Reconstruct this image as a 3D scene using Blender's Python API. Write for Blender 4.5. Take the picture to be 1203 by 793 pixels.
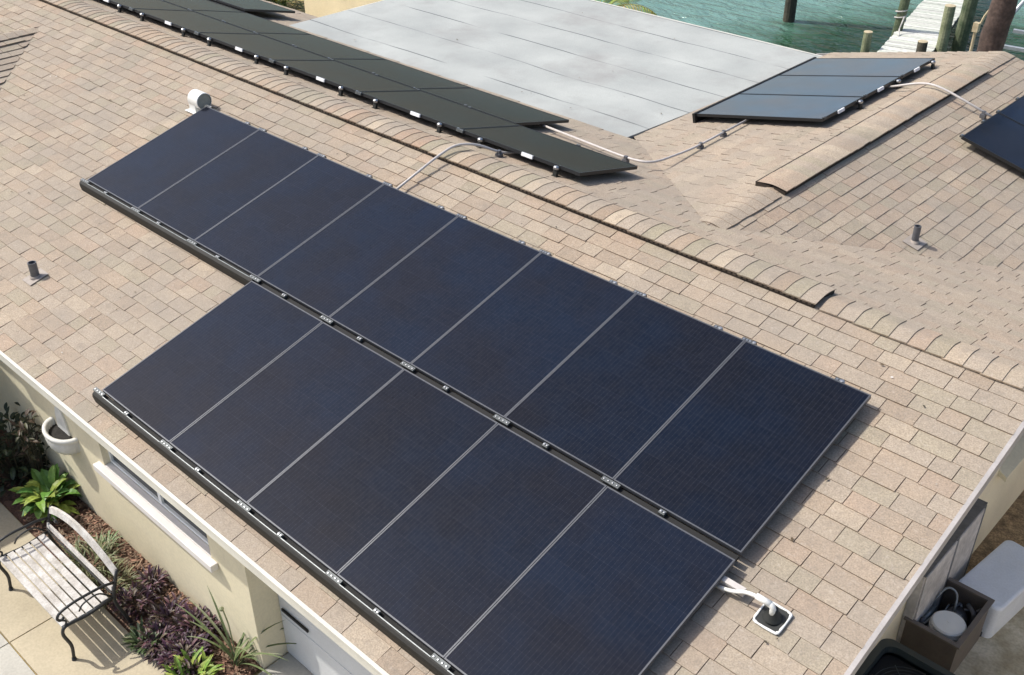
import bpy, math, random
from mathutils import Vector as V, Matrix

# ------------------------------------------------------------------ camera, sky, sun, exposure
SC = bpy.context.scene
COL = SC.collection
for o in list(bpy.data.objects):
    bpy.data.objects.remove(o)
cam = bpy.data.cameras.new("camera")
cam.sensor_width = 36.0
cam.lens = 37.434
cam.clip_start = 0.05
cam.clip_end = 6000
camo = bpy.data.objects.new("camera", cam)
COL.objects.link(camo)
_r = V((0.7290534639855903, 0.6844477737659898, -0.003505943152980917))
_u = V((-0.37032308179429363, 0.39875456640771956, 0.8389610305963972))
_b = V((0.5756230205099414, -0.6103491138322168, 0.5441802068278848))
CAMPOS = V((10.6427, -4.5764, 4.8308))
camo.matrix_world = Matrix(((_r.x, _u.x, _b.x, CAMPOS.x), (_r.y, _u.y, _b.y, CAMPOS.y),
                            (_r.z, _u.z, _b.z, CAMPOS.z), (0, 0, 0, 1)))
SC.camera = camo

SUN_DIR = V((0.570, 0.290, -0.768)).normalized()          # the way the light travels
SUN_EL = math.asin(-SUN_DIR.z)
SUN_ROT = math.atan2(-SUN_DIR.x, -SUN_DIR.y) % (2 * math.pi)
wd = bpy.data.worlds.new("World")
SC.world = wd
wd.use_nodes = True
_n = wd.node_tree.nodes
_t = _n.new("ShaderNodeTexSky")
_t.sky_type = "NISHITA"
_t.sun_disc = False
_t.sun_elevation = SUN_EL
_t.sun_rotation = SUN_ROT
_t.air_density = 0.9
_t.dust_density = 3.0
_t.ozone_density = 0.9
wd.node_tree.links.new(_t.outputs[0], _n["Background"].inputs[0])
_n["Background"].inputs[1].default_value = 0.15
sl = bpy.data.lights.new("sun", "SUN")
sl.energy = 3.3
sl.angle = math.radians(0.6)
sl.color = (1.0, 0.965, 0.90)
so = bpy.data.objects.new("sun", sl)
so.rotation_euler = SUN_DIR.to_track_quat("-Z", "Y").to_euler()
COL.objects.link(so)
SC.view_settings.view_transform = "Standard"
SC.view_settings.look = "None"
SC.view_settings.gamma = 1
SC.view_settings.exposure = 0.34

# ------------------------------------------------------------------ roof geometry constants
PITCH = math.radians(14.036)
CP, SP = math.cos(PITCH), math.sin(PITCH)
TP = SP / CP
HR = 0.12
RY, RZ = 2.41, -HR / CP + 2.41 * TP        # main ridge
WX, WZ, TW = 5.87, 0.294, 0.225            # rear wing ridge, slope of its west side
GZ = -2.85                                 # paving level
WATER = -4.0
F_U, F_V, F_N = V((1, 0, 0)), V((0, CP, SP)), V((0, -SP, CP))
def zfront(y): return -HR / CP + y * TP
def zback(y): return RZ - (y - RY) * TP
def zwest(x): return WZ - (WX - x) * TW
def zeast(x): return WZ - (x - WX) * TP

# ------------------------------------------------------------------ mesh helpers
WM = {}                                     # object name -> world matrix

class MB:
    def __init__(s):
        s.v, s.f, s.m, s.t = [], [], [], []
    def face(s, pts, m=0, tint=(1, 1, 1)):
        i = len(s.v)
        s.v += [V(p) for p in pts]
        s.f.append(tuple(range(i, i + len(pts))))
        s.m.append(m); s.t.append(tint)
    def mesh(s, vs, fs, m=0, tint=(1, 1, 1)):
        i = len(s.v)
        s.v += [V(p) for p in vs]
        for f in fs:
            s.f.append(tuple(i + k for k in f)); s.m.append(m); s.t.append(tint)
    def obox(s, c, ax, ay, az, m=0, tint=(1, 1, 1)):
        c, ax, ay, az = V(c), V(ax), V(ay), V(az)
        vs = [c + ax * a + ay * b + az * d for d in (-1, 1) for b in (-1, 1) for a in (-1, 1)]
        s.mesh(vs, [(0, 2, 3, 1), (4, 5, 7, 6), (0, 1, 5, 4), (2, 6, 7, 3), (0, 4, 6, 2), (1, 3, 7, 5)], m, tint)
    def box(s, lo, hi, m=0, tint=(1, 1, 1)):
        lo, hi = V(lo), V(hi)
        d = (hi - lo) / 2
        s.obox((lo + hi) / 2, (d.x, 0, 0), (0, d.y, 0), (0, 0, d.z), m, tint)
    def beam(s, p0, p1, w, h, up=(0, 0, 1), m=0, tint=(1, 1, 1)):
        p0, p1 = V(p0), V(p1)
        d = (p1 - p0)
        a = d.normalized()
        r = a.cross(V(up)).normalized()
        u = r.cross(a)
        s.obox((p0 + p1) / 2, d / 2, r * w / 2, u * h / 2, m, tint)
    def tube(s, path, r, n=10, m=0, cap=True, tint=(1, 1, 1)):
        path = [V(p) for p in path]
        k = len(path)
        rs = r if isinstance(r, (list, tuple)) else [r] * k
        vs, fs = [], []
        d0 = (path[1] - path[0]).normalized()
        ref = V((0, 0, 1)) if abs(d0.z) < .9 else V((1, 0, 0))
        x = d0.cross(ref).normalized()
        for i, p in enumerate(path):
            if i == 0: d = path[1] - path[0]
            elif i == k - 1: d = path[-1] - path[-2]
            else: d = (path[i + 1] - path[i]).normalized() + (path[i] - path[i - 1]).normalized()
            d.normalize()
            x = (x - d * x.dot(d)).normalized()
            y = d.cross(x)
            for j in range(n):
                a = 2 * math.pi * j / n
                vs.append(p + (x * math.cos(a) + y * math.sin(a)) * rs[i])
        for i in range(k - 1):
            for j in range(n):
                j2 = (j + 1) % n
                fs.append((i * n + j, i * n + j2, (i + 1) * n + j2, (i + 1) * n + j))
        if cap:
            fs.append(tuple(range(n - 1, -1, -1)))
            fs.append(tuple((k - 1) * n + j for j in range(n)))
        s.mesh(vs, fs, m, tint)
    def prism(s, poly, off, m=0, tint=(1, 1, 1)):
        """poly: list of points, off: extrusion vector"""
        off = V(off)
        n = len(poly)
        vs = [V(p) for p in poly] + [V(p) + off for p in poly]
        fs = [tuple(range(n - 1, -1, -1)), tuple(range(n, 2 * n))]
        fs += [(i, (i + 1) % n, n + (i + 1) % n, n + i) for i in range(n)]
        s.mesh(vs, fs, m, tint)
    def lathe(s, c, prof, n=24, m=0, ax=V((0, 0, 1)), a0=0.0, a1=2 * math.pi, tint=(1, 1, 1)):
        """prof: list of (radius, height) round axis through c"""
        c = V(c); ax = V(ax).normalized()
        x = ax.cross(V((0, 1, 0)) if abs(ax.y) < .9 else V((1, 0, 0))).normalized()
        y = ax.cross(x)
        full = abs(a1 - a0 - 2 * math.pi) < 1e-6
        cols = n if full else n + 1
        vs, fs = [], []
        for (r, h) in prof:
            for j in range(cols):
                a = a0 + (a1 - a0) * j / n
                vs.append(c + ax * h + (x * math.cos(a) + y * math.sin(a)) * r)
        for i in range(len(prof) - 1):
            for j in range(n):
                j2 = (j + 1) % cols
                fs.append((i * cols + j, i * cols + j2, (i + 1) * cols + j2, (i + 1) * cols + j))
        s.mesh(vs, fs, m, tint)

def build(name, mb, mats, parent=None, local=False, smooth=False, bevel=0.0, origin=None):
    """links mb as ONE mesh object; vertices are in world space unless local"""
    if not isinstance(mats, (list, tuple)): mats = [mats]
    if parent is not None:
        vs = [tuple(p) for p in mb.v] if local else [tuple(WM[parent.name].inverted() @ p) for p in mb.v]
        W = WM[parent.name]
    else:
        if origin is None:
            xs = [p.x for p in mb.v]; ys = [p.y for p in mb.v]; zs = [p.z for p in mb.v]
            origin = V(((min(xs) + max(xs)) / 2, (min(ys) + max(ys)) / 2, min(zs)))
        W = Matrix.Translation(origin)
        vs = [tuple(p - V(origin)) for p in mb.v]
    me = bpy.data.meshes.new(name)
    me.from_pydata(vs, [], mb.f)
    for m in mats: me.materials.append(m)
    me.polygons.foreach_set("material_index", mb.m)
    if any(t != (1, 1, 1) for t in mb.t):
        at = me.color_attributes.new("tint", "FLOAT_COLOR", "CORNER")
        flat = []
        for f, t in zip(mb.f, mb.t):
            flat += [t[0], t[1], t[2], 1.0] * len(f)
        at.data.foreach_set("color", flat)
    if smooth:
        me.polygons.foreach_set("use_smooth", [True] * len(me.polygons))
    me.update()
    o = bpy.data.objects.new(name, me)
    COL.objects.link(o)
    WM[o.name] = W
    if parent is not None: o.parent = parent
    else: o.location = origin
    if bevel:
        b = o.modifiers.new("bevel", "BEVEL"); b.width = bevel; b.segments = 2; b.limit_method = "ANGLE"
        b.angle_limit = math.radians(40)
    if smooth == "auto":
        pass
    return o

def tag(o, label, cat, group=None):
    o["label"] = label; o["category"] = cat
    if group: o["group"] = group
    return o
def struct(name, mb, mats, smooth=False, kind="structure"):
    o = build(name, mb, mats, origin=V((0, 0, 0)), smooth=smooth)
    o["kind"] = kind
    return o
def thing(name, label, cat, loc, mat=None, group=None):
    o = bpy.data.objects.new(name, None)
    o.empty_display_size = 0.1
    COL.objects.link(o)
    M = Matrix.Translation(V(loc)) if mat is None else mat
    o.matrix_world = M
    WM[o.name] = M
    return tag(o, label, cat, group)
def dup(root, mat, label, group=None):
    r = root.copy(); COL.objects.link(r); r.matrix_world = mat; r["label"] = label
    if group: r["group"] = group
    WM[r.name] = mat
    for ch in list(root.children):
        c = ch.copy(); COL.objects.link(c); c.parent = r; WM[c.name] = mat
        for g in list(ch.children):
            d = g.copy(); COL.objects.link(d); d.parent = c
    return r

# ------------------------------------------------------------------ materials
def mat(name, col, rough=0.7, metal=0.0, spec=0.5, noise=0.0, nscale=6.0, noise2=0.0, n2scale=60.0, col2=None,
        bump=0.0, bscale=80.0, tint=False, emit=None, coat=0.0, detail=4.0):
    m = bpy.data.materials.new(name); m.use_nodes = True
    nt = m.node_tree; N = nt.nodes; L = nt.links
    b = N["Principled BSDF"]
    b.inputs["Roughness"].default_value = rough
    b.inputs["Metallic"].default_value = metal
    b.inputs["Specular IOR Level"].default_value = spec
    b.inputs["Coat Weight"].default_value = coat
    b.inputs["Base Color"].default_value = (*col, 1)
    out = None
    tc = N.new("ShaderNodeTexCoord")
    def mul(a, bsock):
        x = N.new("ShaderNodeMix"); x.data_type = "RGBA"; x.blend_type = "MULTIPLY"
        x.inputs[0].default_value = 1
        if isinstance(a, tuple): x.inputs[6].default_value = a
        else: L.new(a, x.inputs[6])
        L.new(bsock, x.inputs[7])
        return x.outputs[2]
    cur = (*col, 1)
    if noise:
        t = N.new("ShaderNodeTexNoise"); t.inputs["Scale"].default_value = nscale; t.inputs["Detail"].default_value = detail
        L.new(tc.outputs["Object"], t.inputs["Vector"])
        r = N.new("ShaderNodeMapRange")
        r.inputs[1].default_value = .3; r.inputs[2].default_value = .7
        L.new(t.outputs["Fac"], r.inputs[0])
        x = N.new("ShaderNodeMix"); x.data_type = "RGBA"
        L.new(r.outputs[0], x.inputs[0])
        c2 = col2 if col2 else tuple(c * (1 - noise) for c in col)
        x.inputs[6].default_value = (*c2, 1); x.inputs[7].default_value = (*col, 1)
        cur = x.outputs[2]
    if noise2:
        t = N.new("ShaderNodeTexNoise"); t.inputs["Scale"].default_value = n2scale; t.inputs["Detail"].default_value = 3
        L.new(tc.outputs["Object"], t.inputs["Vector"])
        r = N.new("ShaderNodeMapRange")
        r.inputs[1].default_value = .3; r.inputs[2].default_value = .7
        r.inputs[3].default_value = 1 - noise2; r.inputs[4].default_value = 1 + noise2 * .5
        L.new(t.outputs["Fac"], r.inputs[0])
        cur = mul(cur, r.outputs[0])
    if tint:
        a = N.new("ShaderNodeAttribute"); a.attribute_name = "tint"
        cur = mul(cur, a.outputs["Color"])
    if not isinstance(cur, tuple): L.new(cur, b.inputs["Base Color"])
    if bump:
        t = N.new("ShaderNodeTexNoise"); t.inputs["Scale"].default_value = bscale; t.inputs["Detail"].default_value = 4
        L.new(tc.outputs["Object"], t.inputs["Vector"])
        bm = N.new("ShaderNodeBump"); bm.inputs["Strength"].default_value = bump; bm.inputs["Distance"].default_value = .01
        L.new(t.outputs["Fac"], bm.inputs["Height"]); L.new(bm.outputs[0], b.inputs["Normal"])
    return m

M_SHINGLE = mat("shingle", (0.398, 0.329, 0.254), .95, spec=.25, noise=.0, noise2=.34, n2scale=95, bump=.35, bscale=220, tint=True)
# large weathering stains over the shingles
def add_stain(m, scale, lo, amt, col):
    nt = m.node_tree; N = nt.nodes; L = nt.links
    b = N["Principled BSDF"]
    src = b.inputs["Base Color"].links[0].from_socket
    g = N.new("ShaderNodeNewGeometry")
    t = N.new("ShaderNodeTexNoise"); t.inputs["Scale"].default_value = scale; t.inputs["Detail"].default_value = 6
    t.inputs["Roughness"].default_value = .6
    L.new(g.outputs["Position"], t.inputs["Vector"])
    r = N.new("ShaderNodeMapRange"); r.inputs[1].default_value = lo; r.inputs[2].default_value = lo + .2
    r.inputs[3].default_value = 0; r.inputs[4].default_value = amt
    L.new(t.outputs["Fac"], r.inputs[0])
    x = N.new("ShaderNodeMix"); x.data_type = "RGBA"
    L.new(r.outputs[0], x.inputs[0]); L.new(src, x.inputs[6]); x.inputs[7].default_value = (*col, 1)
    L.new(x.outputs[2], b.inputs["Base Color"])
add_stain(M_SHINGLE, .45, .42, .45, (0.30, 0.262, 0.215))
add_stain(M_SHINGLE, 1.9, .48, .40, (0.275, 0.24, 0.20))
add_stain(M_SHINGLE, 9.0, .54, .45, (0.225, 0.19, 0.155))
add_stain(M_SHINGLE, 34.0, .56, .40, (0.52, 0.46, 0.40))
M_DECK = mat("asphalt_base", (0.10, 0.080, 0.062), .95)
M_VENTDARK = mat("vent_mesh_brown", (0.045, 0.032, 0.022), .8, noise=.5, nscale=90)
M_TRIM = mat("cream_trim_paint", (0.70, 0.68, 0.60), .55, noise=.12, nscale=3, noise2=.05)
M_RAKE = mat("grey_white_drip_edge", (0.44, 0.41, 0.39), .5, noise=.2, nscale=5, noise2=.08)
M_WALL = mat("cream_stucco", (0.80, 0.72, 0.52), .9, spec=.2, noise=.14, nscale=1.6, noise2=.06, n2scale=40, bump=.25, bscale=120)
M_SILL = mat("white_sill_paint", (0.78, 0.74, 0.70), .6, noise=.10, nscale=7)
M_WHITEFRAME = mat("white_window_frame", (0.84, 0.85, 0.83), .4)
M_WINGLASS = mat("dark_window_glass", (0.03, 0.038, 0.036), .06, noise=.5, nscale=12)
M_GARAGE = mat("white_garage_paint", (0.66, 0.67, 0.67), .5, noise=.12, nscale=2.2, noise2=.05)
M_SOFFIT = mat("soffit_paint", (0.45, 0.43, 0.38), .8)
M_FRAME = mat("black_anodised_frame", (0.115, 0.12, 0.132), .38, metal=.4, noise=.2, nscale=30)  # base raised to grey, standing in for sky reflected off black frames
M_FRAMEBLACK = mat("black_frame_side", (0.012, 0.012, 0.013), .5)
M_FRAMEGLOSS = mat("black_frame_gloss", (0.022, 0.023, 0.024), .4, metal=.3)
M_SKIRT = mat("black_array_skirt", (0.022, 0.021, 0.018), .65, spec=.3, noise=.3, nscale=20)
M_ALU = mat("bright_aluminium", (0.46, 0.47, 0.48), .32, metal=.9, noise=.2, nscale=40)
M_ALUDULL = mat("dull_aluminium", (0.30, 0.32, 0.32), .45, metal=.7, noise=.3, nscale=40)
M_WHITETAG = mat("white_label_plate", (0.80, 0.80, 0.80), .5)
M_CONDUIT = mat("pale_conduit", (0.56, 0.52, 0.485), .45, metal=.0, noise=.15, nscale=25)
M_WHITEPVC = mat("white_plastic", (0.78, 0.78, 0.74), .4, noise=.08, nscale=8)
M_GREYMETAL = mat("grey_vent_metal", (0.16, 0.165, 0.18), .5, metal=.4, noise=.3, nscale=25)
M_RUBBER = mat("black_rubber", (0.018, 0.020, 0.018), .6, noise=.3, nscale=20)
M_IRON = mat("black_cast_iron", (0.028, 0.030, 0.032), .45, noise=.4, nscale=30)
M_SLAT = mat("weathered_white_wood", (0.66, 0.64, 0.61), .8, noise=.35, nscale=9, noise2=.2, n2scale=60, col2=(.42, .39, .35))
M_CONC = mat("pale_concrete", (0.52, 0.45, 0.32), .9, noise=.22, nscale=2.0, noise2=.10, n2scale=45, bump=.15)
M_CONC2 = mat("grey_concrete", (0.50, 0.48, 0.42), .9, noise=.25, nscale=2.0, noise2=.10, n2scale=45, bump=.15)
M_DIRTYCONC = mat("dirty_concrete", (0.62, 0.55, 0.40), .9, noise=.45, nscale=4, noise2=.2, n2scale=40, col2=(.34, .28, .17))
M_SOIL = mat("mulch_soil", (0.16, 0.085, 0.055), .95, noise=.6, nscale=14, noise2=.5, n2scale=70, bump=.8, bscale=60)
M_MULCH = mat("brown_mulch", (0.46, 0.32, 0.17), .95, noise=.6, nscale=10, noise2=.5, n2scale=60, bump=.9, bscale=50)
M_CHIP = mat("mulch_chip", (0.20, 0.135, 0.095), .9, tint=True)
M_LAWN = mat("dry_lawn", (0.66, 0.47, 0.19), .95, noise=.45, nscale=1.6, noise2=.55, n2scale=7, col2=(.44, .36, .13), bump=.6, bscale=40)
M_LEAF = mat("leaf", (1, 1, 1), .5, spec=.4, tint=True, noise2=.25, n2scale=30)
M_PLANTER = mat("white_planter", (0.74, 0.73, 0.68), .6, noise=.15, nscale=12)
M_PLANTSOIL = mat("dark_potting_soil", (0.035, 0.032, 0.028), .95, noise=.5, nscale=30, bump=.6)
M_BOXBROWN = mat("brown_plastic", (0.13, 0.108, 0.088), .5, noise=.25, nscale=8, noise2=.1)
M_CHEST = mat("pale_blue_white_plastic", (0.78, 0.82, 0.86), .38, noise=.12, nscale=4, noise2=.06, n2scale=50)
M_AC = mat("dark_green_metal", (0.030, 0.040, 0.040), .4, noise=.2, nscale=6)
M_BLACK = mat("matt_black", (0.008, 0.008, 0.008), .8)
M_CABINET = mat("weathered_grey_metal", (0.66, 0.62, 0.57), .6, noise=.45, nscale=3.5, noise2=.2, n2scale=25)
M_DOCK = mat("grey_dock_board", (0.60, 0.59, 0.54), .85, tint=True, noise2=.18, n2scale=12)
M_PILE = mat("green_stained_piling", (0.17, 0.19, 0.11), .85, noise=.6, nscale=5, noise2=.3, n2scale=24, col2=(.055, .085, .04), bump=.6, bscale=25)
M_PILEDARK = mat("dark_wet_piling", (0.085, 0.075, 0.05), .8, noise=.6, nscale=5, noise2=.3, n2scale=24, bump=.6, bscale=25)
M_PILEPALE = mat("pale_green_piling", (0.30, 0.31, 0.19), .85, noise=.5, nscale=5, noise2=.3, n2scale=24, col2=(.17, .19, .10), bump=.6, bscale=25)
M_PILETOP = mat("sawn_piling_top", (0.55, 0.46, 0.30), .9, noise=.3, nscale=14)
M_TRUNK = mat("reddish_palm_bark", (0.125, 0.085, 0.07), .95, noise=.55, nscale=5, noise2=.35, n2scale=22, bump=1.0, bscale=18)
M_SEAWALL = mat("seawall_concrete", (0.50, 0.48, 0.43), .9, noise=.35, nscale=1.5, noise2=.15, n2scale=20)
M_LIFT = mat("pale_lift_metal", (0.52, 0.54, 0.55), .45, metal=.5, noise=.2, nscale=10)

def flat_roof_mat():
    m = mat("rolled_grey_roofing", (0.435, 0.450, 0.425), .85, spec=.3, noise=.13, nscale=1.1, noise2=.08, n2scale=60, bump=.12, bscale=90,
            col2=(0.335, 0.35, 0.335))
    nt = m.node_tree; N = nt.nodes; L = nt.links
    b = N["Principled BSDF"]
    src = b.inputs["Base Color"].links[0].from_socket
    g = N.new("ShaderNodeNewGeometry")
    s = N.new("ShaderNodeSeparateXYZ"); L.new(g.outputs["Position"], s.inputs[0])
    def math_(op, a, c=None):
        n = N.new("ShaderNodeMath"); n.operation = op
        for i, q in enumerate((a, c)):
            if q is None: continue
            if isinstance(q, (int, float)): n.inputs[i].default_value = q
            else: L.new(q, n.inputs[i])
        return n.outputs[0]
    # wobble the lap lines a little
    tn = N.new("ShaderNodeTexNoise"); tn.inputs["Scale"].default_value = .8; tn.inputs["Detail"].default_value = 2
    L.new(g.outputs["Position"], tn.inputs["Vector"])
    y = math_("ADD", s.outputs["Y"], math_("MULTIPLY", math_("SUBTRACT", tn.outputs["Fac"], .5), .10))
    fr = math_("FRACT", math_("DIVIDE", math_("SUBTRACT", y, 5.88 - .81 * 5), .81))
    near = math_("MINIMUM", fr, math_("SUBTRACT", 1.0, fr))
    line = math_("LESS_THAN", near, .017)
    t2 = N.new("ShaderNodeTexNoise"); t2.inputs["Scale"].default_value = .9; t2.inputs["Detail"].default_value = 5
    L.new(g.outputs["Position"], t2.inputs["Vector"])
    r = N.new("ShaderNodeMapRange"); r.inputs[1].default_value = .36; r.inputs[2].default_value = .56
    r.inputs[3].default_value = .0; r.inputs[4].default_value = .78
    L.new(t2.outputs["Fac"], r.inputs[0])
    fac = math_("MULTIPLY", line, r.outputs[0])
    x = N.new("ShaderNodeMix"); x.data_type = "RGBA"
    L.new(fac, x.inputs[0]); L.new(src, x.inputs[6]); x.inputs[7].default_value = (.075, .085, .09, 1)
    # ponding stains
    t3 = N.new("ShaderNodeTexNoise"); t3.inputs["Scale"].default_value = .75; t3.inputs["Detail"].default_value = 7
    t3.inputs["Roughness"].default_value = .65
    L.new(g.outputs["Position"], t3.inputs["Vector"])
    r3 = N.new("ShaderNodeMapRange"); r3.inputs[1].default_value = .50; r3.inputs[2].default_value = .72
    r3.inputs[4].default_value = .75
    L.new(t3.outputs["Fac"], r3.inputs[0])
    x2 = N.new("ShaderNodeMix"); x2.data_type = "RGBA"
    L.new(r3.outputs[0], x2.inputs[0]); L.new(x.outputs[2], x2.inputs[6]); x2.inputs[7].default_value = (.275, .268, .255, 1)
    L.new(x2.outputs[2], b.inputs["Base Color"])
    return m
M_FLAT = flat_roof_mat()

def panel_glass(name, base, lines, rough, spec):
    """dark cells behind glass: faint cell seams, busbar lines and blotchy blue-brown tone"""
    m = bpy.data.materials.new(name); m.use_nodes = True
    nt = m.node_tree; N = nt.nodes; L = nt.links
    b = N["Principled BSDF"]
    b.inputs["Roughness"].default_value = rough
    b.inputs["Specular IOR Level"].default_value = spec
    tc = N.new("ShaderNodeTexCoord")
    s = N.new("ShaderNodeSeparateXYZ"); L.new(tc.outputs["Object"], s.inputs[0])
    def mth(op, a, c=None):
        n = N.new("ShaderNodeMath"); n.operation = op
        for i, q in enumerate((a, c)):
            if q is None: continue
            if isinstance(q, (int, float)): n.inputs[i].default_value = q
            else: L.new(q, n.inputs[i])
        return n.outputs[0]
    def stripes(sock, period, width):
        f = mth("FRACT", mth("DIVIDE", sock, period))
        return mth("LESS_THAN", f, width / period)
    cells = mth("MAXIMUM", stripes(s.outputs["X"], .1655, .004), stripes(s.outputs["Y"], .1610, .004))
    bus = stripes(s.outputs["X"], .0331, .0028)
    dash = mth("MULTIPLY", stripes(s.outputs["Y"], .0322, .006), bus)
    g = N.new("ShaderNodeNewGeometry")
    t = N.new("ShaderNodeTexNoise"); t.inputs["Scale"].default_value = 1.7; t.inputs["Detail"].default_value = 3
    L.new(g.outputs["Position"], t.inputs["Vector"])
    r = N.new("ShaderNodeMapRange"); r.inputs[1].default_value = .36; r.inputs[2].default_value = .64
    L.new(t.outputs["Fac"], r.inputs[0])
    x = N.new("ShaderNodeMix"); x.data_type = "RGBA"
    L.new(r.outputs[0], x.inputs[0])
    x.inputs[6].default_value = (base[0] * 1.22, base[1] * .98, base[2] * .84, 1)
    x.inputs[7].default_value = (base[0] * .85, base[1] * 1.10, base[2] * 1.22, 1)
    # each cell a slightly different shade
    fx = mth("FLOOR", mth("DIVIDE", s.outputs["X"], .1655)); fy = mth("FLOOR", mth("DIVIDE", s.outputs["Y"], .1610))
    cb = N.new("ShaderNodeCombineXYZ"); L.new(fx, cb.inputs[0]); L.new(fy, cb.inputs[1])
    oi = N.new("ShaderNodeObjectInfo"); L.new(mth("MULTIPLY", oi.outputs["Random"], 97.0), cb.inputs[2])
    wn = N.new("ShaderNodeTexWhiteNoise"); L.new(cb.outputs[0], wn.inputs["Vector"])
    vv = mth("MULTIPLY", mth("ADD", mth("MULTIPLY", wn.outputs["Value"], .16), .92), mth("ADD", mth("MULTIPLY", oi.outputs["Random"], .36), .82))
    y = N.new("ShaderNodeMix"); y.data_type = "RGBA"; y.blend_type = "MULTIPLY"; y.inputs[0].default_value = 1
    L.new(x.outputs[2], y.inputs[6]); L.new(vv, y.inputs[7])
    z = N.new("ShaderNodeMix"); z.data_type = "RGBA"
    L.new(mth("MULTIPLY", mth("MAXIMUM", mth("MULTIPLY", bus, .30), mth("MAXIMUM", mth("MULTIPLY", cells, .18), mth("MULTIPLY", dash, .8))), lines), z.inputs[0])
    L.new(y.outputs[2], z.inputs[6]); z.inputs[7].default_value = (.085, .09, .12, 1)
    # dust film
    t2 = N.new("ShaderNodeTexNoise"); t2.inputs["Scale"].default_value = 26; t2.inputs["Detail"].default_value = 6
    L.new(g.outputs["Position"], t2.inputs["Vector"])
    r2 = N.new("ShaderNodeMapRange"); r2.inputs[1].default_value = .35; r2.inputs[2].default_value = .8
    r2.inputs[3].default_value = .0; r2.inputs[4].default_value = .018
    L.new(t2.outputs["Fac"], r2.inputs[0])
    q = N.new("ShaderNodeMix"); q.data_type = "RGBA"
    L.new(r2.outputs[0], q.inputs[0]); L.new(z.outputs[2], q.inputs[6]); q.inputs[7].default_value = (.30, .28, .27, 1)
    L.new(q.outputs[2], b.inputs["Base Color"])
    return m
M_GLASS = panel_glass("solar_cells", (0.0058, 0.0088, 0.0178), .36, .13, .21)
M_GLASSREAR = panel_glass("solar_cells_rear", (0.008, 0.010, 0.010), .15, .12, .07)
M_GLASSWING = panel_glass("solar_cells_wing_sky_sheen", (0.050, 0.062, 0.082), .15, .13, 1.0)  # wing base colour lightened to stand in for reflected sky

def water_mat():
    m = bpy.data.materials.new("canal_water"); m.use_nodes = True
    nt = m.node_tree; N = nt.nodes; L = nt.links
    b = N["Principled BSDF"]
    b.inputs["Roughness"].default_value = .06
    b.inputs["IOR"].default_value = 1.33
    g = N.new("ShaderNodeNewGeometry")
    # teal water, mottled darker green around the dock
    s = N.new("ShaderNodeVectorMath"); s.operation = "DISTANCE"
    mp = N.new("ShaderNodeMapping"); mp.inputs["Scale"].default_value = (1, .75, 1)
    L.new(g.outputs["Position"], mp.inputs["Vector"])
    L.new(mp.outputs[0], s.inputs[0]); s.inputs[1].default_value = (.6, 20.5 * .75, WATER)
    t = N.new("ShaderNodeTexNoise"); t.inputs["Scale"].default_value = .55; t.inputs["Detail"].default_value = 5
    mp2 = N.new("ShaderNodeMapping"); mp2.inputs["Scale"].default_value = (.6, 1.6, 1)
    mp2.inputs["Rotation"].default_value = (0, 0, math.radians(-38))
    L.new(g.outputs["Position"], mp2.inputs["Vector"]); L.new(mp2.outputs[0], t.inputs["Vector"])
    a = N.new("ShaderNodeMath"); a.operation = "MULTIPLY_ADD"
    L.new(t.outputs["Fac"], a.inputs[0]); a.inputs[1].default_value = 4.0; L.new(s.outputs["Value"], a.inputs[2])
    r = N.new("ShaderNodeMapRange"); r.inputs[1].default_value = 4.9; r.inputs[2].default_value = 8.1
    L.new(a.outputs[0], r.inputs[0])
    cr = N.new("ShaderNodeValToRGB")
    e = cr.color_ramp.elements
    e[0].position = 0; e[0].color = (.012, .040, .018, 1)
    e[1].position = 1; e[1].color = (.140, .258, .222, 1)
    k = cr.color_ramp.elements.new(.35); k.color = (.024, .074, .034, 1)
    k = cr.color_ramp.elements.new(.7); k.color = (.095, .190, .148, 1)
    L.new(r.outputs[0], cr.inputs[0]); L.new(cr.outputs[0], b.inputs["Base Color"])
    # ripples
    def wave(scale, det, sx, sy, rot):
        mm = N.new("ShaderNodeMapping"); mm.inputs["Scale"].default_value = (sx, sy, 1)
        mm.inputs["Rotation"].default_value = (0, 0, math.radians(rot))
        L.new(g.outputs["Position"], mm.inputs["Vector"])
        w = N.new("ShaderNodeTexNoise"); w.inputs["Scale"].default_value = scale; w.inputs["Detail"].default_value = det
        w.inputs["Distortion"].default_value = .6
        L.new(mm.outputs[0], w.inputs["Vector"])
        return w.outputs["Fac"]
    w1 = wave(1.5, 3, .7, 1.8, -40); w2 = wave(6.0, 3, .8, 1.5, -25)
    ad = N.new("ShaderNodeMath"); ad.operation = "MULTIPLY_ADD"
    L.new(w2, ad.inputs[0]); ad.inputs[1].default_value = .22; L.new(w1, ad.inputs[2])
    bm = N.new("ShaderNodeBump"); bm.inputs["Strength"].default_value = .9; bm.inputs["Distance"].default_value = .24
    L.new(ad.outputs[0], bm.inputs["Height"]); L.new(bm.outputs[0], b.inputs["Normal"])
    return m
M_WATER = water_mat()

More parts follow.
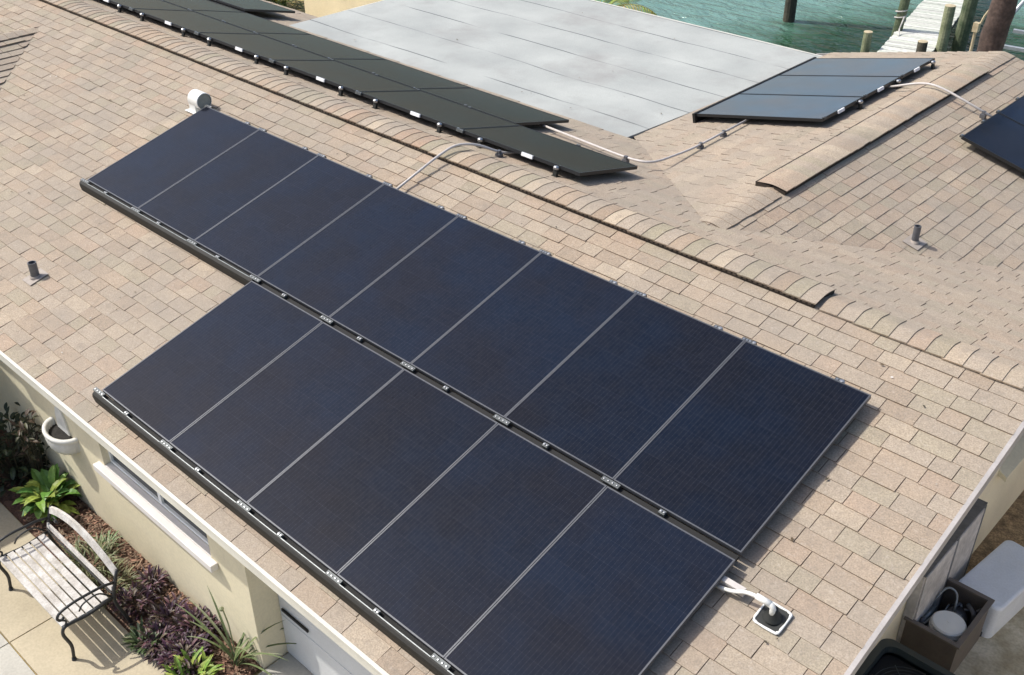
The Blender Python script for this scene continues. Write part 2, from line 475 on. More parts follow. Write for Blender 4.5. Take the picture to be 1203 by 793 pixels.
# ------------------------------------------------------------------ the setting: ground, paving, water
mb = MB(); mb.face([(-400, -400, GZ - .03), (400, -400, GZ - .03), (400, 13.25, GZ - .03), (-400, 13.25, GZ - .03)])
struct("ground", mb, M_LAWN)
mb = MB(); mb.face([(-2500, 13.6, WATER), (2500, 13.6, WATER), (2500, 4500, WATER), (-2500, 4500, WATER)])
struct("water", mb, M_WATER)
def slab(mb, x0, x1, y0, y1, top=GZ, gap=.007, th=.12):
    mb.box((x0 + gap, y0 + gap, top - th), (x1 - gap, y1 - gap, top))
mb = MB()
for i in range(-4, 2):
    slab(mb, 2.66 + i * 1.94, 2.66 + (i + 1) * 1.94, -2.88, -2.06)
o = struct("pavement", mb, M_CONC)
mb = MB()
for i in range(-4, 2):
    for j in range(4):
        slab(mb, 2.66 + i * 1.94, 2.66 + (i + 1) * 1.94, -2.88 - 1.5 * (j + 1), -2.88 - 1.5 * j)
struct("path", mb, M_CONC2)
mb = MB()
slab(mb, 4.63, 8.9, -2.88, -1.12)
for j in range(4):
    slab(mb, 6.55, 8.9, -2.88 - 1.5 * (j + 1), -2.88 - 1.5 * j)
struct("driveway", mb, M_CONC2)
rs = random.Random(5)
mb = MB()                                                        # planting bed, gently uneven
nx, ny = 70, 8
gv = []
for j in range(ny + 1):
    for i in range(nx + 1):
        x = -1.6 + 6.2 * i / nx; y = -2.06 + .62 * j / ny
        h = 0 if j in (0, ny) else rs.uniform(0, .035)
        gv.append((x, y, GZ - .012 + h))
gf = [(j * (nx + 1) + i, j * (nx + 1) + i + 1, (j + 1) * (nx + 1) + i + 1, (j + 1) * (nx + 1) + i) for j in range(ny) for i in range(nx)]
mb.mesh(gv, gf)
struct("planting_bed", mb, M_SOIL)
mb = MB()
mb.face([(8.6, 3.95, GZ - .024), (14, 3.95, GZ - .024), (14, 12.5, GZ - .024), (8.6, 12.5, GZ - .024)])
struct("mulch_ground", mb, M_MULCH)
mb = MB(); mb.box((8.66, -1.0, GZ - .12), (12.4, 3.98, GZ - .008))
struct("side_path", mb, M_DIRTYCONC)

# ------------------------------------------------------------------ shingled slopes
def clip(poly, cp):
    """Sutherland-Hodgman: poly by convex cp (counter-clockwise) in 2D"""
    out = poly
    n = len(cp)
    for i in range(n):
        ax, ay = cp[i]; bx, by = cp[(i + 1) % n]
        ex, ey = bx - ax, by - ay
        inp, out = out, []
        if not inp: return []
        for k in range(len(inp)):
            p, q = inp[k], inp[(k + 1) % len(inp)]
            dp = ex * (p[1] - ay) - ey * (p[0] - ax); dq = ex * (q[1] - ay) - ey * (q[0] - ax)
            if dp >= 0: out.append(p)
            if (dp >= 0) != (dq >= 0):
                t = dp / (dp - dq)
                out.append((p[0] + (q[0] - p[0]) * t, p[1] + (q[1] - p[1]) * t))
    return out
def ccw(p):
    a = sum(p[i][0] * p[(i + 1) % len(p)][1] - p[(i + 1) % len(p)][0] * p[i][1] for i in range(len(p)))
    return p if a > 0 else p[::-1]
PAL = [((1.00, 1.00, 1.00), 8), ((1.05, .985, .93), 4), ((.94, .975, .92), 3), ((1.10, 1.08, 1.04), 3),
       ((.92, .87, .83), 3), ((1.04, .94, .89), 2), ((.87, .90, .85), 1.2), ((1.16, 1.15, 1.11), 1)]
def shade(r, spread=1.0):
    spread *= .78
    c = r.choices([p[0] for p in PAL], [p[1] for p in PAL])[0]
    k = r.uniform(.95, 1.05)
    return tuple((1 + (x - 1) * spread) * k for x in c)
def shingles(O, U, Vv, N, polys, seed, expo=.1425, wmin=.17, wmax=.38, spread=1.0, lift=.0085):
    """individual tabs laid in courses on the plane O + u U + v Vv, clipped to convex polys given in (u,v)"""
    r = random.Random(seed)
    mb = MB()
    polys = [ccw(p) for p in polys]
    us = [p[0] for q in polys for p in q]; vs = [p[1] for q in polys for p in q]
    u0, u1, v0, v1 = min(us), max(us), min(vs), max(vs)
    P = lambda u, v, h: O + U * u + Vv * v + N * h
    for q in polys:
        mb.face([P(u, v, -.004) for u, v in q], 1)
        mb.face([P(u, v, -.03) for u, v in q][::-1], 1)
    k = 0
    v = v0
    while v < v1:
        u = u0 - r.uniform(0, wmax)
        while u < u1:
            w = r.choice((.17, .21, .23, .25, .28, .32)) * r.uniform(.92, 1.08)
            ty = r.uniform(-.006, .006)
            h0 = lift * r.choice((.75, 1.0, 1.45)) + r.uniform(0, .002)
            c = shade(r, spread)
            quad = [(u + .0028, v + ty), (u + w - .0028, v + ty), (u + w - .0028, v + expo + .01), (u + .0028, v + expo + .01)]
            if v - .01 <= v0: quad[0] = (quad[0][0], v); quad[1] = (quad[1][0], v)
            for q in polys:
                cq = clip(quad, q)
                if len(cq) < 3: continue
                H = lambda vv: h0 + (.0015 - h0) * max(0, min(1, (vv - v) / expo))
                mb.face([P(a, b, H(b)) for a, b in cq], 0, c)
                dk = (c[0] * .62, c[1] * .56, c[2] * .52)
                m_ = len(cq)
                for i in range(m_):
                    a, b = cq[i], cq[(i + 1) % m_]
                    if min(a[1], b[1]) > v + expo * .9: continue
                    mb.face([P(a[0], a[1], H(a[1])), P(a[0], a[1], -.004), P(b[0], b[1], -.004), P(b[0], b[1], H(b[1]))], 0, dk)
            u += w
        v += expo
        k += 1
    return mb
SH = [M_SHINGLE, M_DECK]
house = thing("house", "tan shingled single-storey house with cream stucco walls under the black solar panels", "house", (2.0, 2.41, GZ))

YE = -1.862                                                       # front eave
XR = 9.215                                                        # gable rake
def planpoly(pts, uf, vf): return [(uf(*p), vf(*p)) for p in pts]
# front slope: u = x, v = slope distance from the y=0 line of the panel plane
OF = V((0, YE, zfront(YE)))
uv = lambda pts: [(x, (y - YE) / CP) for x, y in pts]
polA = [(-.9, YE), (XR, YE), (XR, RY), (-4.57, RY), (-4.57, 1.81)]
polB = [(-4.57, RY), (-12, RY), (-12, YE), (-8.24, YE), (-4.57, 1.81)]
build("front_roof_slope", shingles(OF, F_U, F_V, F_N, [uv(polA), uv(polB)], 11), SH, house)
# rear slope (upslope runs towards -y)
EB = 6.68
OB = V((0, EB, zback(EB)))
B_V, B_N = V((0, -CP, SP)), V((0, SP, CP))
uvb = lambda pts: [(-x, (EB - y) / CP) for x, y in pts]
XF0, XF1, YF0, YF1, ZF = -3.75, 3.15, 5.40, 9.95, -.283           # flat roof
B1 = [(XR, RY), (XR, 6.5), (WX, 3.15), (WX, RY)]
B2 = [(WX, RY), (WX, 3.15), (3.34, 5.44), (3.12, 5.44), (XF0, 5.44), (XF0, RY)]
B3 = [(XF0, RY), (XF0, EB), (-12, EB), (-12, RY)]
build("rear_roof_slope", shingles(OB, V((-1, 0, 0)), B_V, B_N, [uvb(B1), uvb(B2), uvb(B3)], 12, spread=.6), SH, house)
# rear wing, east and west slopes
OE = V((9.4, 0, zeast(9.4)))
E_V, E_N = V((-CP, 0, SP)), V((SP, 0, CP))
uve = lambda pts: [(y, (9.4 - x) / CP) for x, y in pts]
build("wing_east_slope", shingles(OE, V((0, 1, 0)), E_V, E_N, [uve([(WX, 3.15), (9.4, 6.67), (9.4, 10.05), (WX, 10.05)])], 13, lift=.0055), SH, house)
cw = 1 / math.sqrt(1 + TW * TW); sw = TW * cw
OW = V((3.17, 0, zwest(3.17)))
uvw = lambda pts: [(-y, (x - 3.17) / cw) for x, y in pts]
build("wing_west_slope", shingles(OW, V((0, -1, 0)), V((cw, 0, sw)), V((-sw, 0, cw)),
      [uvw([(WX, 3.15), (WX, 10.05), (3.40, 10.05), (3.17, 5.58)])], 14, spread=.6), SH, house)
# front wing on the left: ridge along -y at x = -4.57
OL = V((-.15, 0, .328 - (4.57 - .15) * TP))
uvl = lambda pts: [(y, (-.15 - x) / CP) for x, y in pts]
build("front_wing_slope", shingles(OL, V((0, 1, 0)), V((-CP, 0, SP)), V((SP, 0, CP)),
      [uvl([(-4.57, 1.81), (-.9, -1.86), (-.9, -9), (-4.57, -9)]), uvl([(-.9, -1.87), (-.15, -1.87), (-.15, -9), (-.9, -9)])], 15, lift=.016), SH, house)
OL2 = V((-9, 0, .328 - (9 - 4.57) * TP))
uvl2 = lambda pts: [(-y, (x + 9) / CP) for x, y in pts]
build("front_wing_slope", shingles(OL2, V((0, -1, 0)), V((CP, 0, SP)), V((-SP, 0, CP)),
      [uvl2([(-4.57, 1.81), (-8.24, -1.86), (-9, -1.86), (-9, -9), (-4.57, -9)])], 16), SH, house)

# ------------------------------------------------------------------ ridge caps and ridge vents
def ridge_caps(P0, D, length, hw, base, tl, tr, seed, rise=.03, seg=.143, round_=.05, spread=1.3, thick=.007):
    """overlapping bent cap shingles along a ridge; tl/tr are the slopes either side"""
    r = random.Random(seed)
    mb = MB()
    D = V(D).normalized()
    S = D.cross(V((0, 0, 1))).normalized()                        # to the right of D
    n = max(1, int(length / seg))
    K = 9
    for i in range(n):
        a = i * seg; b = a + seg + .012
        c = shade(r, spread)
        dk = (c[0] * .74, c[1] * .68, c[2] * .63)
        w = hw + r.uniform(-.004, .004)
        rows = []
        for (t, lift) in ((a, thick), (b, -.001)):
            row = []
            for j in range(K):
                q = -w + 2 * w * j / (K - 1)
                sl = tl if q < 0 else tr
                z = base - sl * (math.sqrt(q * q + round_ * round_) - round_) + lift
                row.append(P0 + D * t + S * q + V((0, 0, z)))
            rows.append(row)
        for j in range(K - 1):
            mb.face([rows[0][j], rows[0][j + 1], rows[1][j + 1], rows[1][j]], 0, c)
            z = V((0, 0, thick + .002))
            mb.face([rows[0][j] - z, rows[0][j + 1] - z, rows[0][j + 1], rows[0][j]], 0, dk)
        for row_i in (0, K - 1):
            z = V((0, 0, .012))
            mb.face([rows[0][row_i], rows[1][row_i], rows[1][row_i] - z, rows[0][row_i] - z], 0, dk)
    return mb
def ridge_base(P0, D, length, hw, top, tl, tr, inset=.012):
    """vent body under the caps: two louvred side strips"""
    mb = MB()
    D = V(D).normalized(); S = D.cross(V((0, 0, 1))).normalized()
    for sg, sl in ((-1, tl), (1, tr)):
        w = hw - inset if sg > 0 else hw + .026  # far side juts past the caps, a dark line standing in for shade
        zt = top - sl * w + (0 if sg > 0 else .016)
        pts = [S * (sg * .02) + V((0, 0, top - .02)), S * (sg * w) + V((0, 0, zt - .006)), S * (sg * w) + V((0, 0, zt - top - .02)), S * (sg * .02) + V((0, 0, -.03))]
        mb.prism([P0 + p for p in pts], D * length)
        k = int(length / .05)
        for i in range(k):
            c = P0 + D * (i * .05 + .02) + S * (sg * (w + .003)) + V((0, 0, zt - .018))
            mb.obox(c, D * .014, S * .003, V((0, 0, .006)), 1)
    return mb
M_VENTLIP = mat("vent_louvre_tan", (0.13, 0.10, 0.075), .8)
XV = 7.46
R0 = V((-9.0, RY, RZ))
vent = build("ridge_vent", ridge_base(R0, (1, 0, 0), XV - R0.x, .155, .036, .17, .17), [M_VENTDARK, M_VENTLIP], house)
build("ridge_caps", ridge_caps(V((XV + .02, RY, RZ)), (-1, 0, 0), XV - R0.x + .02, .160, .042, .17, .17, 21, thick=.005, spread=1.9), SH, house)
build("ridge_caps", ridge_caps(V((9.235, RY, RZ)), (-1, 0, 0), 9.235 - XV, .150, .016, TP, TP, 22, round_=.03), SH, house)
W0 = V((WX, 4.27, WZ))
build("ridge_vent", ridge_base(W0, (0, 1, 0), 4.85, .164, .036, .15, .17), [M_VENTDARK, M_VENTDARK], house)
build("ridge_caps", ridge_caps(V((WX, 9.14, WZ)), (0, -1, 0), 4.87, .168, .042, .17, .15, 23, spread=1.1, thick=.003), SH, house)
build("ridge_caps", ridge_caps(V((WX, 3.2, WZ)), (0, 1, 0), 1.06, .150, .012, TW, TP, 24, spread=.4, thick=.003, round_=.03), SH, house)
build("ridge_caps", ridge_caps(V((WX, 9.16, WZ)), (0, 1, 0), .9, .150, .012, TW, TP, 25, spread=.4, thick=.003, round_=.03), SH, house)
build("ridge_caps", ridge_caps(V((-4.57, -5, .328)), (0, 1, 0), 6.75, .15, .014, TP, TP, 26, round_=.03), SH, house)

# ------------------------------------------------------------------ flat roof
mb = MB()
nx, ny = 40, 26
rf = random.Random(3)
def zf(x, y):
    return ZF - .008 * math.sin(x * 1.7 + y) * math.sin(y * 1.3) * min(1, max(0, (y - YF0) * 2)) * min(1, max(0, (x - XF0) * 2)) * min(1, max(0, (XF1 - x) * 2)) * min(1, max(0, (YF1 - y) * 2))
def fx(i, j): return XF0 + (XF1 + .27 * j / ny - XF0) * i / nx
def fy(j): return YF0 + (YF1 - YF0) * j / ny
def fz(j): return -.03 * j / ny
gv = [(fx(i, j), fy(j), zf(fx(i, j), fy(j)) + fz(j)) for j in range(ny + 1) for i in range(nx + 1)]
gf = [(j * (nx + 1) + i, j * (nx + 1) + i + 1, (j + 1) * (nx + 1) + i + 1, (j + 1) * (nx + 1) + i) for j in range(ny) for i in range(nx)]
mb.mesh(gv, gf)
XG, ZG = XF1 + .27, ZF - .03
for a, b in (((XF0, YF0, ZF), (XF0, YF1, ZG)), ((XF0, YF1, ZG), (XG, YF1, ZG)), ((XG, YF1, ZG), (XF1, YF0, ZF)), ((XF1, YF0, ZF), (XF0, YF0, ZF))):
    mb.face([a, b, (b[0], b[1], b[2] - .16), (a[0], a[1], a[2] - .16)])
build("flat_roof", mb, M_FLAT, house)
mb = MB()
mb.box((XF0 - .05, YF1 + .002, ZG - .17), (XG, YF1 + .03, ZG + .005))
mb.beam((XF0 - .016, YF0 + 1.2, ZF - .10), (XF0 - .016, YF1, ZG - .085), .026, .17)
build("roof_edge_trim", mb, M_TRIM, house)

# ------------------------------------------------------------------ fascias
mb = MB()
zE = zfront(YE)
mb.box((-.12, YE - .022, zE - .100), (XR + .004, YE - .002, zE - .016))
mb.box((-.12, YE - .030, zE - .0155), (XR + .004, YE + .012, zE + .002))
mb.box((-.12, YE - .0015, zE - .100), (XR - .02, YE + .40, zE - .092), 1)       # soffit
build("eave_fascia", mb, [M_TRIM, M_SOFFIT], house)
mb = MB()
for (ya, yb, zf_) in ((YE - .02, RY, zfront), (RY, 6.50, zback)):
    a = V((XR + .016, ya, zf_(ya))); b = V((XR + .016, yb, zf_(yb)))
    dn = V((0, 0, -.085)); ox = V((.010, 0, 0))
    mb.prism([a + V((0, 0, -.012)), b + V((0, 0, -.012)), b + dn, a + dn], ox)
    mb.prism([a + V((-.018, 0, .010)), b + V((-.018, 0, .010)), b + V((-.018, 0, -.010)), a + V((-.018, 0, -.010))], V((.030, 0, 0)))
build("rake_fascia", mb, M_RAKE, house)
mb = MB()                                                           # gable soffit
mb.prism([(8.66, YE, zfront(YE) - .095), (8.66, RY, RZ - .095), (8.66, 6.0, zback(6.0) - .095), (8.66, 6.0, zback(6.0) - .085), (8.66, RY, RZ - .085), (8.66, YE, zfront(YE) - .085)], V((.55, 0, 0)))
build("soffit", mb, M_SOFFIT, house)
mb = MB()                                                           # far gable of the rear wing
mb.prism([(3.17, 10.05, zwest(3.17) - .01), (WX, 10.05, WZ - .01), (9.4, 10.05, zeast(9.4) - .01), (9.4, 10.05, zeast(9.4) - .16), (WX, 10.05, WZ - .16), (3.17, 10.05, zwest(3.17) - .16)], V((0, .022, 0)))
mb.box((9.402, 6.67, zeast(9.4) - .15), (9.42, 10.05, zeast(9.4) + .004))
build("rake_fascia", mb, M_RAKE, house)
mb = MB()                                                           # front wing eave
zl = OL.z
mb.box((-.148, -9, zl - .15), (-.128, -1.9, zl))
build("eave_fascia", mb, M_TRIM, house)

# ------------------------------------------------------------------ walls
YW = -1.45
ZT = zE - .092
mb = MB()
wx0, wx1, wz = 2.22, 4.06, -1.855
lx0, lx1, lz = -.35, 1.0, -1.58
th = .15
mb.box((-1.3, YW, GZ - .05), (lx0, YW + th, ZT))
mb.box((lx0, YW, GZ - .05), (lx1, YW + th, lz))
mb.box((lx1, YW, GZ - .05), (wx0, YW + th, ZT))
mb.box((wx0, YW, GZ - .05), (wx1, YW + th, wz - .03))
mb.box((wx1, YW, GZ - .05), (4.62, YW + .36, ZT))
build("front_wall", mb, M_WALL, house)
mb = MB(); mb.box((8.2, YW, GZ - .05), (8.649, YW + .36, ZT))
build("garage_pier", mb, M_WALL, house)
mb = MB()
ey0, ey1, ez0, ez1 = 4.32, 5.55, -1.80, -.80
def zt(y): return min(zfront(y), zback(y) if y < 5.77 else zeast(8.65)) - .10 if y > RY else zfront(y) - .10
def gw(ya, yb, z0=None):
    n = 6
    for i in range(n):
        a = ya + (yb - ya) * i / n; b = ya + (yb - ya) * (i + 1) / n
        z0_ = GZ - .05 if z0 is None else z0
        mb.prism([(8.50, a, z0_), (8.50, b, z0_), (8.50, b, zt(b)), (8.50, a, zt(a))], V((.15, 0, 0)))
gw(-1.09, RY); gw(RY, ey0); gw(ey1, 10.0)
mb.box((8.5, ey0, GZ - .05), (8.65, ey1, ez0))
gw(ey0, ey1, ez1)
mb.box((-9.0, 9.6, GZ - .05), (8.49, 9.75, -.62))
mb.box((-9.0, 6.2, GZ - .05), (-3.9, 6.3, -.6))
mb.box((-3.9, 6.32, GZ - .05), (-3.8, 9.6, -.46))
build("gable_wall", mb, M_WALL, house)
mb = MB()                                                           # front wing wall, off to the left
mb.box((-1.45, -8.8, GZ - .05), (-1.30, -1.452, zl - .02))
build("front_wing_wall", mb, M_WALL, house)

# front window
mb = MB()
yf = YW + .065
def frame_rect(mb, x0, x1, z0, z1, y, w=.045, d=.05):
    mb.box((x0, y, z0), (x1, y + d, z0 + w)); mb.box((x0, y, z1 - w), (x1, y + d, z1))
    mb.box((x0, y, z0 + w), (x0 + w, y + d, z1 - w)); mb.box((x1 - w, y, z0 + w), (x1, y + d, z1 - w))
frame_rect(mb, wx0 + .001, wx1 - .001, wz, ZT, yf, .032)
mb.box((3.11, yf + .001, wz + .032), (3.16, yf + .049, ZT - .032))
wf = build("window", mb, M_WHITEFRAME, house)
mb = MB()
mb.box((wx0 + .04, yf + .02, wz + .03), (3.112, yf + .03, ZT - .04)); mb.box((3.158, yf + .025, wz + .03), (wx1 - .04, yf + .035, ZT - .04))
build("pane", mb, M_WINGLASS, wf)
mb = MB()
mb.box((wx0 - .10, YW - .075, wz - .075), (wx1 + .10, YW - .001, wz)); mb.box((wx0 + .001, YW, wz - .03), (wx1 - .001, yf, wz - .002))
build("sill", mb, M_SILL, wf, bevel=.006)
mb = MB()
frame_rect(mb, lx0 + .001, lx1 - .001, lz, ZT, yf)
wl = build("window", mb, M_WHITEFRAME, house)
mb = MB(); mb.box((lx0 + .04, yf + .02, lz + .04), (lx1 - .04, yf + .03, ZT - .04))
build("pane", mb, M_WINGLASS, wl)
# east window in the gable wall
mb = MB()
xw = 8.53
mb.box((xw, ey0, ez0 + .001), (xw + .04, ey1, ez0 + .05)); mb.box((xw, ey0, ez1 - .05), (xw + .04, ey1, ez1))
for yy in (ey0 + .001, ey0 + .40, ey0 + .80, ey1 - .041):
    mb.box((xw + .001, yy, ez0 + .05), (xw + .039, yy + .04, ez1 - .05))
we = build("window", mb, M_WHITEFRAME, house)
mb = MB(); mb.box((xw + .01, ey0 + .002, ez0 + .03), (xw + .02, ey1 - .002, ez1 - .03))
build("pane", mb, M_WINGLASS, we)
mb = MB(); mb.prism([(8.572, ey0 + .002, ez0 + .06), (8.74, ey0 - .03, ez0 - .02), (8.74, ey0 - .03, ez0 - .07), (8.572, ey0 + .002, ez0 - .02)], V((0, 1.25, 0)))
build("sill", mb, M_WALL, we)
# garage door
mb = MB()
gy = -1.195
mb.box((4.625, gy, GZ + .01), (8.195, gy + .05, ZT))
for k in range(1, 4):
    mb.box((4.64, gy - .006, GZ + .01 + k * .525 - .26), (8.18, gy - .0005, GZ + .01 + k * .525 + .235 - .26))
gd = build("garage_door", mb, M_GARAGE, house, bevel=.004)
mb = MB(); mb.box((4.68, gy - .022, -2.255), (5.05, gy - .0075, -2.228))
build("handle", mb, M_BLACK, gd)

# ------------------------------------------------------------------ solar panels
TH_ = .035
M_CLAMP = mat("grey_clamp", (0.13, 0.14, 0.14), .5, metal=.5, noise=.3, nscale=40)
def make_panel(name, w, h, clamps, glass=None, frame=None):
    """proto in local coordinates: x across, y up the slope, z out of the roof; top of the frame at z = 0"""
    root = thing(name, "proto", "solar panel", (0, 0, 0))
    f = MB(); fw = .0105
    for (x0, x1, y0, y1) in ((0, w, 0, fw), (0, w, h - fw, h), (0, fw, fw, h - fw), (w - fw, w, fw, h - fw)):
        f.box((x0, y0, -TH_), (x1, y1, 0))
    fo = build("frame", f, frame or M_FRAME, root, local=True)
    g = MB()
    g.box((fw - .001, fw - .001, -.010), (w - fw + .001, h - fw + .001, -.0025))
    build("glass", g, glass or M_GLASS, root, local=True)
    b = MB(); b.box((fw, fw, -.034), (w - fw, h - fw, -.0105))
    build("back_sheet", b, M_FRAMEBLACK, root, local=True)
    for c in clamps:
        k = MB()
        c(k)
        build("clamp", k, [M_CLAMP, M_ALU, M_RUBBER], root, local=True)
    return root
def comb(u, v, ln=.15, wd=.036, n=4):
    def fn(k):
        k.box((u - ln / 2, v - wd / 2, -.012), (u + ln / 2, v + wd / 2, .004), 0)
        for i in range(n):
            x = u - ln / 2 + ln * (i + .5) / n
            k.lathe((x, v, .004), [(.0065, 0), (.0065, .005), (.0, .006)], 8, 1)
    return fn
def clip_(u, v):
    def fn(k):
        k.box((u - .024, v - .018, -.02), (u + .024, v + .016, .003), 0)
        k.lathe((u - .010, v, .003), [(.009, 0), (.009, .007), (0, .008)], 8, 1)
        k.lathe((u + .014, v, .003), [(.008, 0), (.008, .006), (0, .007)], 8, 1)
    return fn
def topclip(u, v, ln=.12):
    def fn(k):
        k.box((u - ln / 2, v - .012, -.03), (u + ln / 2, v + .030, -.004), 0)
        k.lathe((u + ln / 2 - .01, v + .01, -.004), [(.014, 0), (.014, .010), (0, .012)], 8, 1)
        for i in range(3):
            k.box((u - ln / 2 + .012 + i * .026, v + .002, -.0035), (u - ln / 2 + .026 + i * .026, v + .018, .001), 1)
    return fn
S = 1.04
PW, PH = 1.0355, 1.565 * S
front_proto = make_panel("solar_panel", PW, PH, [comb(0.0, -.028), clip_(.44, -.028), topclip(.02, PH), topclip(.78, PH, .07)])
FM = lambda u, v, n=0.0: Matrix.Translation(F_U * u + F_V * v + F_N * n) @ Matrix(((1, 0, 0, 0), (0, CP, -SP, 0), (0, SP, CP, 0), (0, 0, 0, 1)))
UP = ["leftmost solar panel of the long upper row of eight, beside the white roof vent",
      "second solar panel from the left in the long upper row of eight",
      "third panel from the left in the upper row, above the notch of bare shingles",
      "fourth panel from the left in the upper row, where the lower row begins beneath it",
      "fourth panel from the right in the upper row, just right of the grey ridge conduit",
      "third panel from the right in the long upper row of eight",
      "second panel from the right in the upper row, next to the right end panel",
      "rightmost panel of the long upper row, casting a shadow on tan shingles"]
LO = ["leftmost panel of the lower row, nearest the window and wall planter",
      "second panel from the left in the lower row, above the front window's right end",
      "middle panel of the lower row of five, above the garage door's left end",
      "second panel from the right in the lower row, cut by the bottom of the picture",
      "rightmost panel of the lower row, next to the white pipe boot on the roof"]
GF = "solar panels on the front roof slope"
def place(proto, used, M, label, group):
    if not used:
        proto.matrix_world = M; proto["label"] = label; proto["group"] = group
        WM[proto.name] = M
        return proto
    return dup(proto, M, label, group)
jit = random.Random(4)
k = 0
for i, lb in enumerate(UP):
    place(front_proto, k, FM(i * S + .002, 0, jit.uniform(-.002, .002)), lb, GF); k += 1
low_proto = make_panel("solar_panel", PW, PH, [comb(0.0, -.028), clip_(.44, -.028)])
VL = -.0612 * S - PH
k = 0
for i, lb in enumerate(LO):
    place(low_proto, k, FM((i + 3) * S + .002, VL, jit.uniform(-.002, .002)), lb, GF); k += 1

# array skirts along the lower edges
def skirt(u0, u1, v, name, label):
    mb = MB()
    prof = [(-.040, -.002), (-.056, -.004), (-.074, -.014), (-.084, -.040), (-.086, -.106), (-.074, -.108), (-.064, -.045), (-.040, -.018)]
    P = lambda u, q: F_U * u + F_V * (v + q[0]) + F_N * q[1]
    mb.prism([P(u0, q) for q in prof], F_U * (u1 - u0))
    mb.prism([P(u0, q) for q in ((-.0395, -.001), (-.046, -.001), (-.046, .0015), (-.0395, .0015))], F_U * (u1 - u0), 1)
    mb.obox(P((u0 + u1) / 2, (-.02, -.045)), F_U * ((u1 - u0) / 2), F_V * .018, F_N * .012, 2)
    return tag(build(name, mb, [M_SKIRT, M_ALUDULL, M_BLACK]), label, "array skirt")
skirt(-.055, 3 * S - .01, 0, "array_skirt", "black skirt under the lower edge of the upper row's left three panels")
skirt(3 * S - .05, 8 * S + .02, VL, "array_skirt", "long black skirt along the lower panel row, just above the eave")
mb = MB()
mb.obox(F_U * (5.5 * S) + F_V * (-.0318) + F_N * (-.040), F_U * (2.5 * S - .01), F_V * .020, F_N * .012)  # trim bar also blacks out the shaded gap between the rows
tag(build("trim_strip", mb, M_BLACK), "black trim strip in the gap between the upper and lower panel rows", "trim strip")
def rail(u0, u1, v, lb):
    mb = MB()
    mb.obox(F_U * ((u0 + u1) / 2) + F_V * v + F_N * (-.062), F_U * ((u1 - u0) / 2), F_V * .020, F_N * .026)
    n = int((u1 - u0) / 1.2)
    for i in range(n + 1):
        u = u0 + .15 + (u1 - u0 - .3) * i / n
        mb.obox(F_U * u + F_V * v + F_N * (-.102), F_U * .03, F_V * .045, F_N * .014)
    tag(build("mounting_rail", mb, M_CONDUIT), lb, "mounting rail")
rail(3 * S + .1, 8 * S + .155, -.20, "grey rail end poking out right of the lower panel row, below the row gap")

# rear slope array: landscape panels
LW, LH = 1.675, .985
def foot(u, v):
    def fn(k):
        k.box((u - .035, v - .05, -.115), (u + .035, v + .02, -.108), 2)
        k.box((u - .022, v - .02, -.108), (u + .022, v + .012, -.052), 2)
        k.lathe((u, v, -.052), [(.012, 0), (.030, .010), (.032, .030), (.022, .044), (0, .048)], 12, 1)
    return fn
def make_rear():
    p = make_panel("solar_panel", LW, LH, [foot(.28, LH + .03), foot(1.35, LH + .03), topclip(LW, LH - .004, .1), clip_(.83, -.012)], M_GLASSREAR, M_FRAMEGLOSS)
    m = MB(); m.box((.62, LH + .002, -.036), (.77, LH + .020, .001))
    build("label_plate", m, M_WHITETAG, p, local=True)
    return p
rear_proto = make_rear()
# local x runs towards -x, local y up the slope (towards -y)
BM = lambda x, y, h=HR: Matrix.Translation(V((x, y, zback(y))) + B_N * h) @ Matrix(((-1, 0, 0, 0), (0, -CP, SP, 0), (0, SP, CP, 0), (0, 0, 0, 1)))
GB = "black solar panels on the rear roof slope"
NB = ["right end", "second from the right end", "third from the right end", "fourth from the right end", "fifth from the right end", "sixth from the right end"]
k = 0
for i in range(6):
    lb = ["black panel at the near right tip of the ridge-side row, ending beside the bent conduit",
          "black panel second from the right in the ridge-side row behind the ridge vent",
          "black panel third from the right in the ridge-side row behind the ridge vent",
          "black panel fourth from the right in the ridge-side row behind the ridge vent",
          "black panel fifth from the right in the ridge-side row behind the ridge vent",
          "black panel sixth from the right in the ridge-side row, at the top edge"][i]
    place(rear_proto, k, BM(4.47 - i * 1.695, 2.93 + LH * CP), lb, GB); k += 1
nolabel = make_panel("solar_panel", LW, LH, [topclip(LW, LH - .004, .12), clip_(.83, LH - .01)], M_GLASSREAR, M_FRAMEGLOSS)
k = 0
for i in range(5):
    lb = ["black panel at the right tip of the second rear row, beside the flat roof",
          "black panel second from the right in the second rear row, beside the flat roof",
          "black panel third from the right in the second rear row, beside the flat roof",
          "black panel fourth from the right in the second rear row, at the flat roof corner",
          "black panel fifth from the right in the second rear row, left of the flat roof"][i]
    place(nolabel, k, BM(2.68 - i * 1.695, 3.915 + LH * CP), lb, GB); k += 1
for i in range(2):
    lb = ["right panel of the short third rear row, its corner over dry grass",
          "left panel of the short third rear row, cut by the top of the picture"][i]
    place(nolabel, k, BM(-4.22 - i * 1.695, 4.96 + LH * CP, HR + .03), lb, GB); k += 1
# rear wing, west slope: three panels
WLEN = (5.315 - 3.60) / cw
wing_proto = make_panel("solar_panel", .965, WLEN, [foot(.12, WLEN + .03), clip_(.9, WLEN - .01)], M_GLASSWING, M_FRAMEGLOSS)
m = MB(); m.box((.48, WLEN + .002, -.036), (.62, WLEN + .020, .001)); build("label_plate", m, M_WHITETAG, wing_proto, local=True)
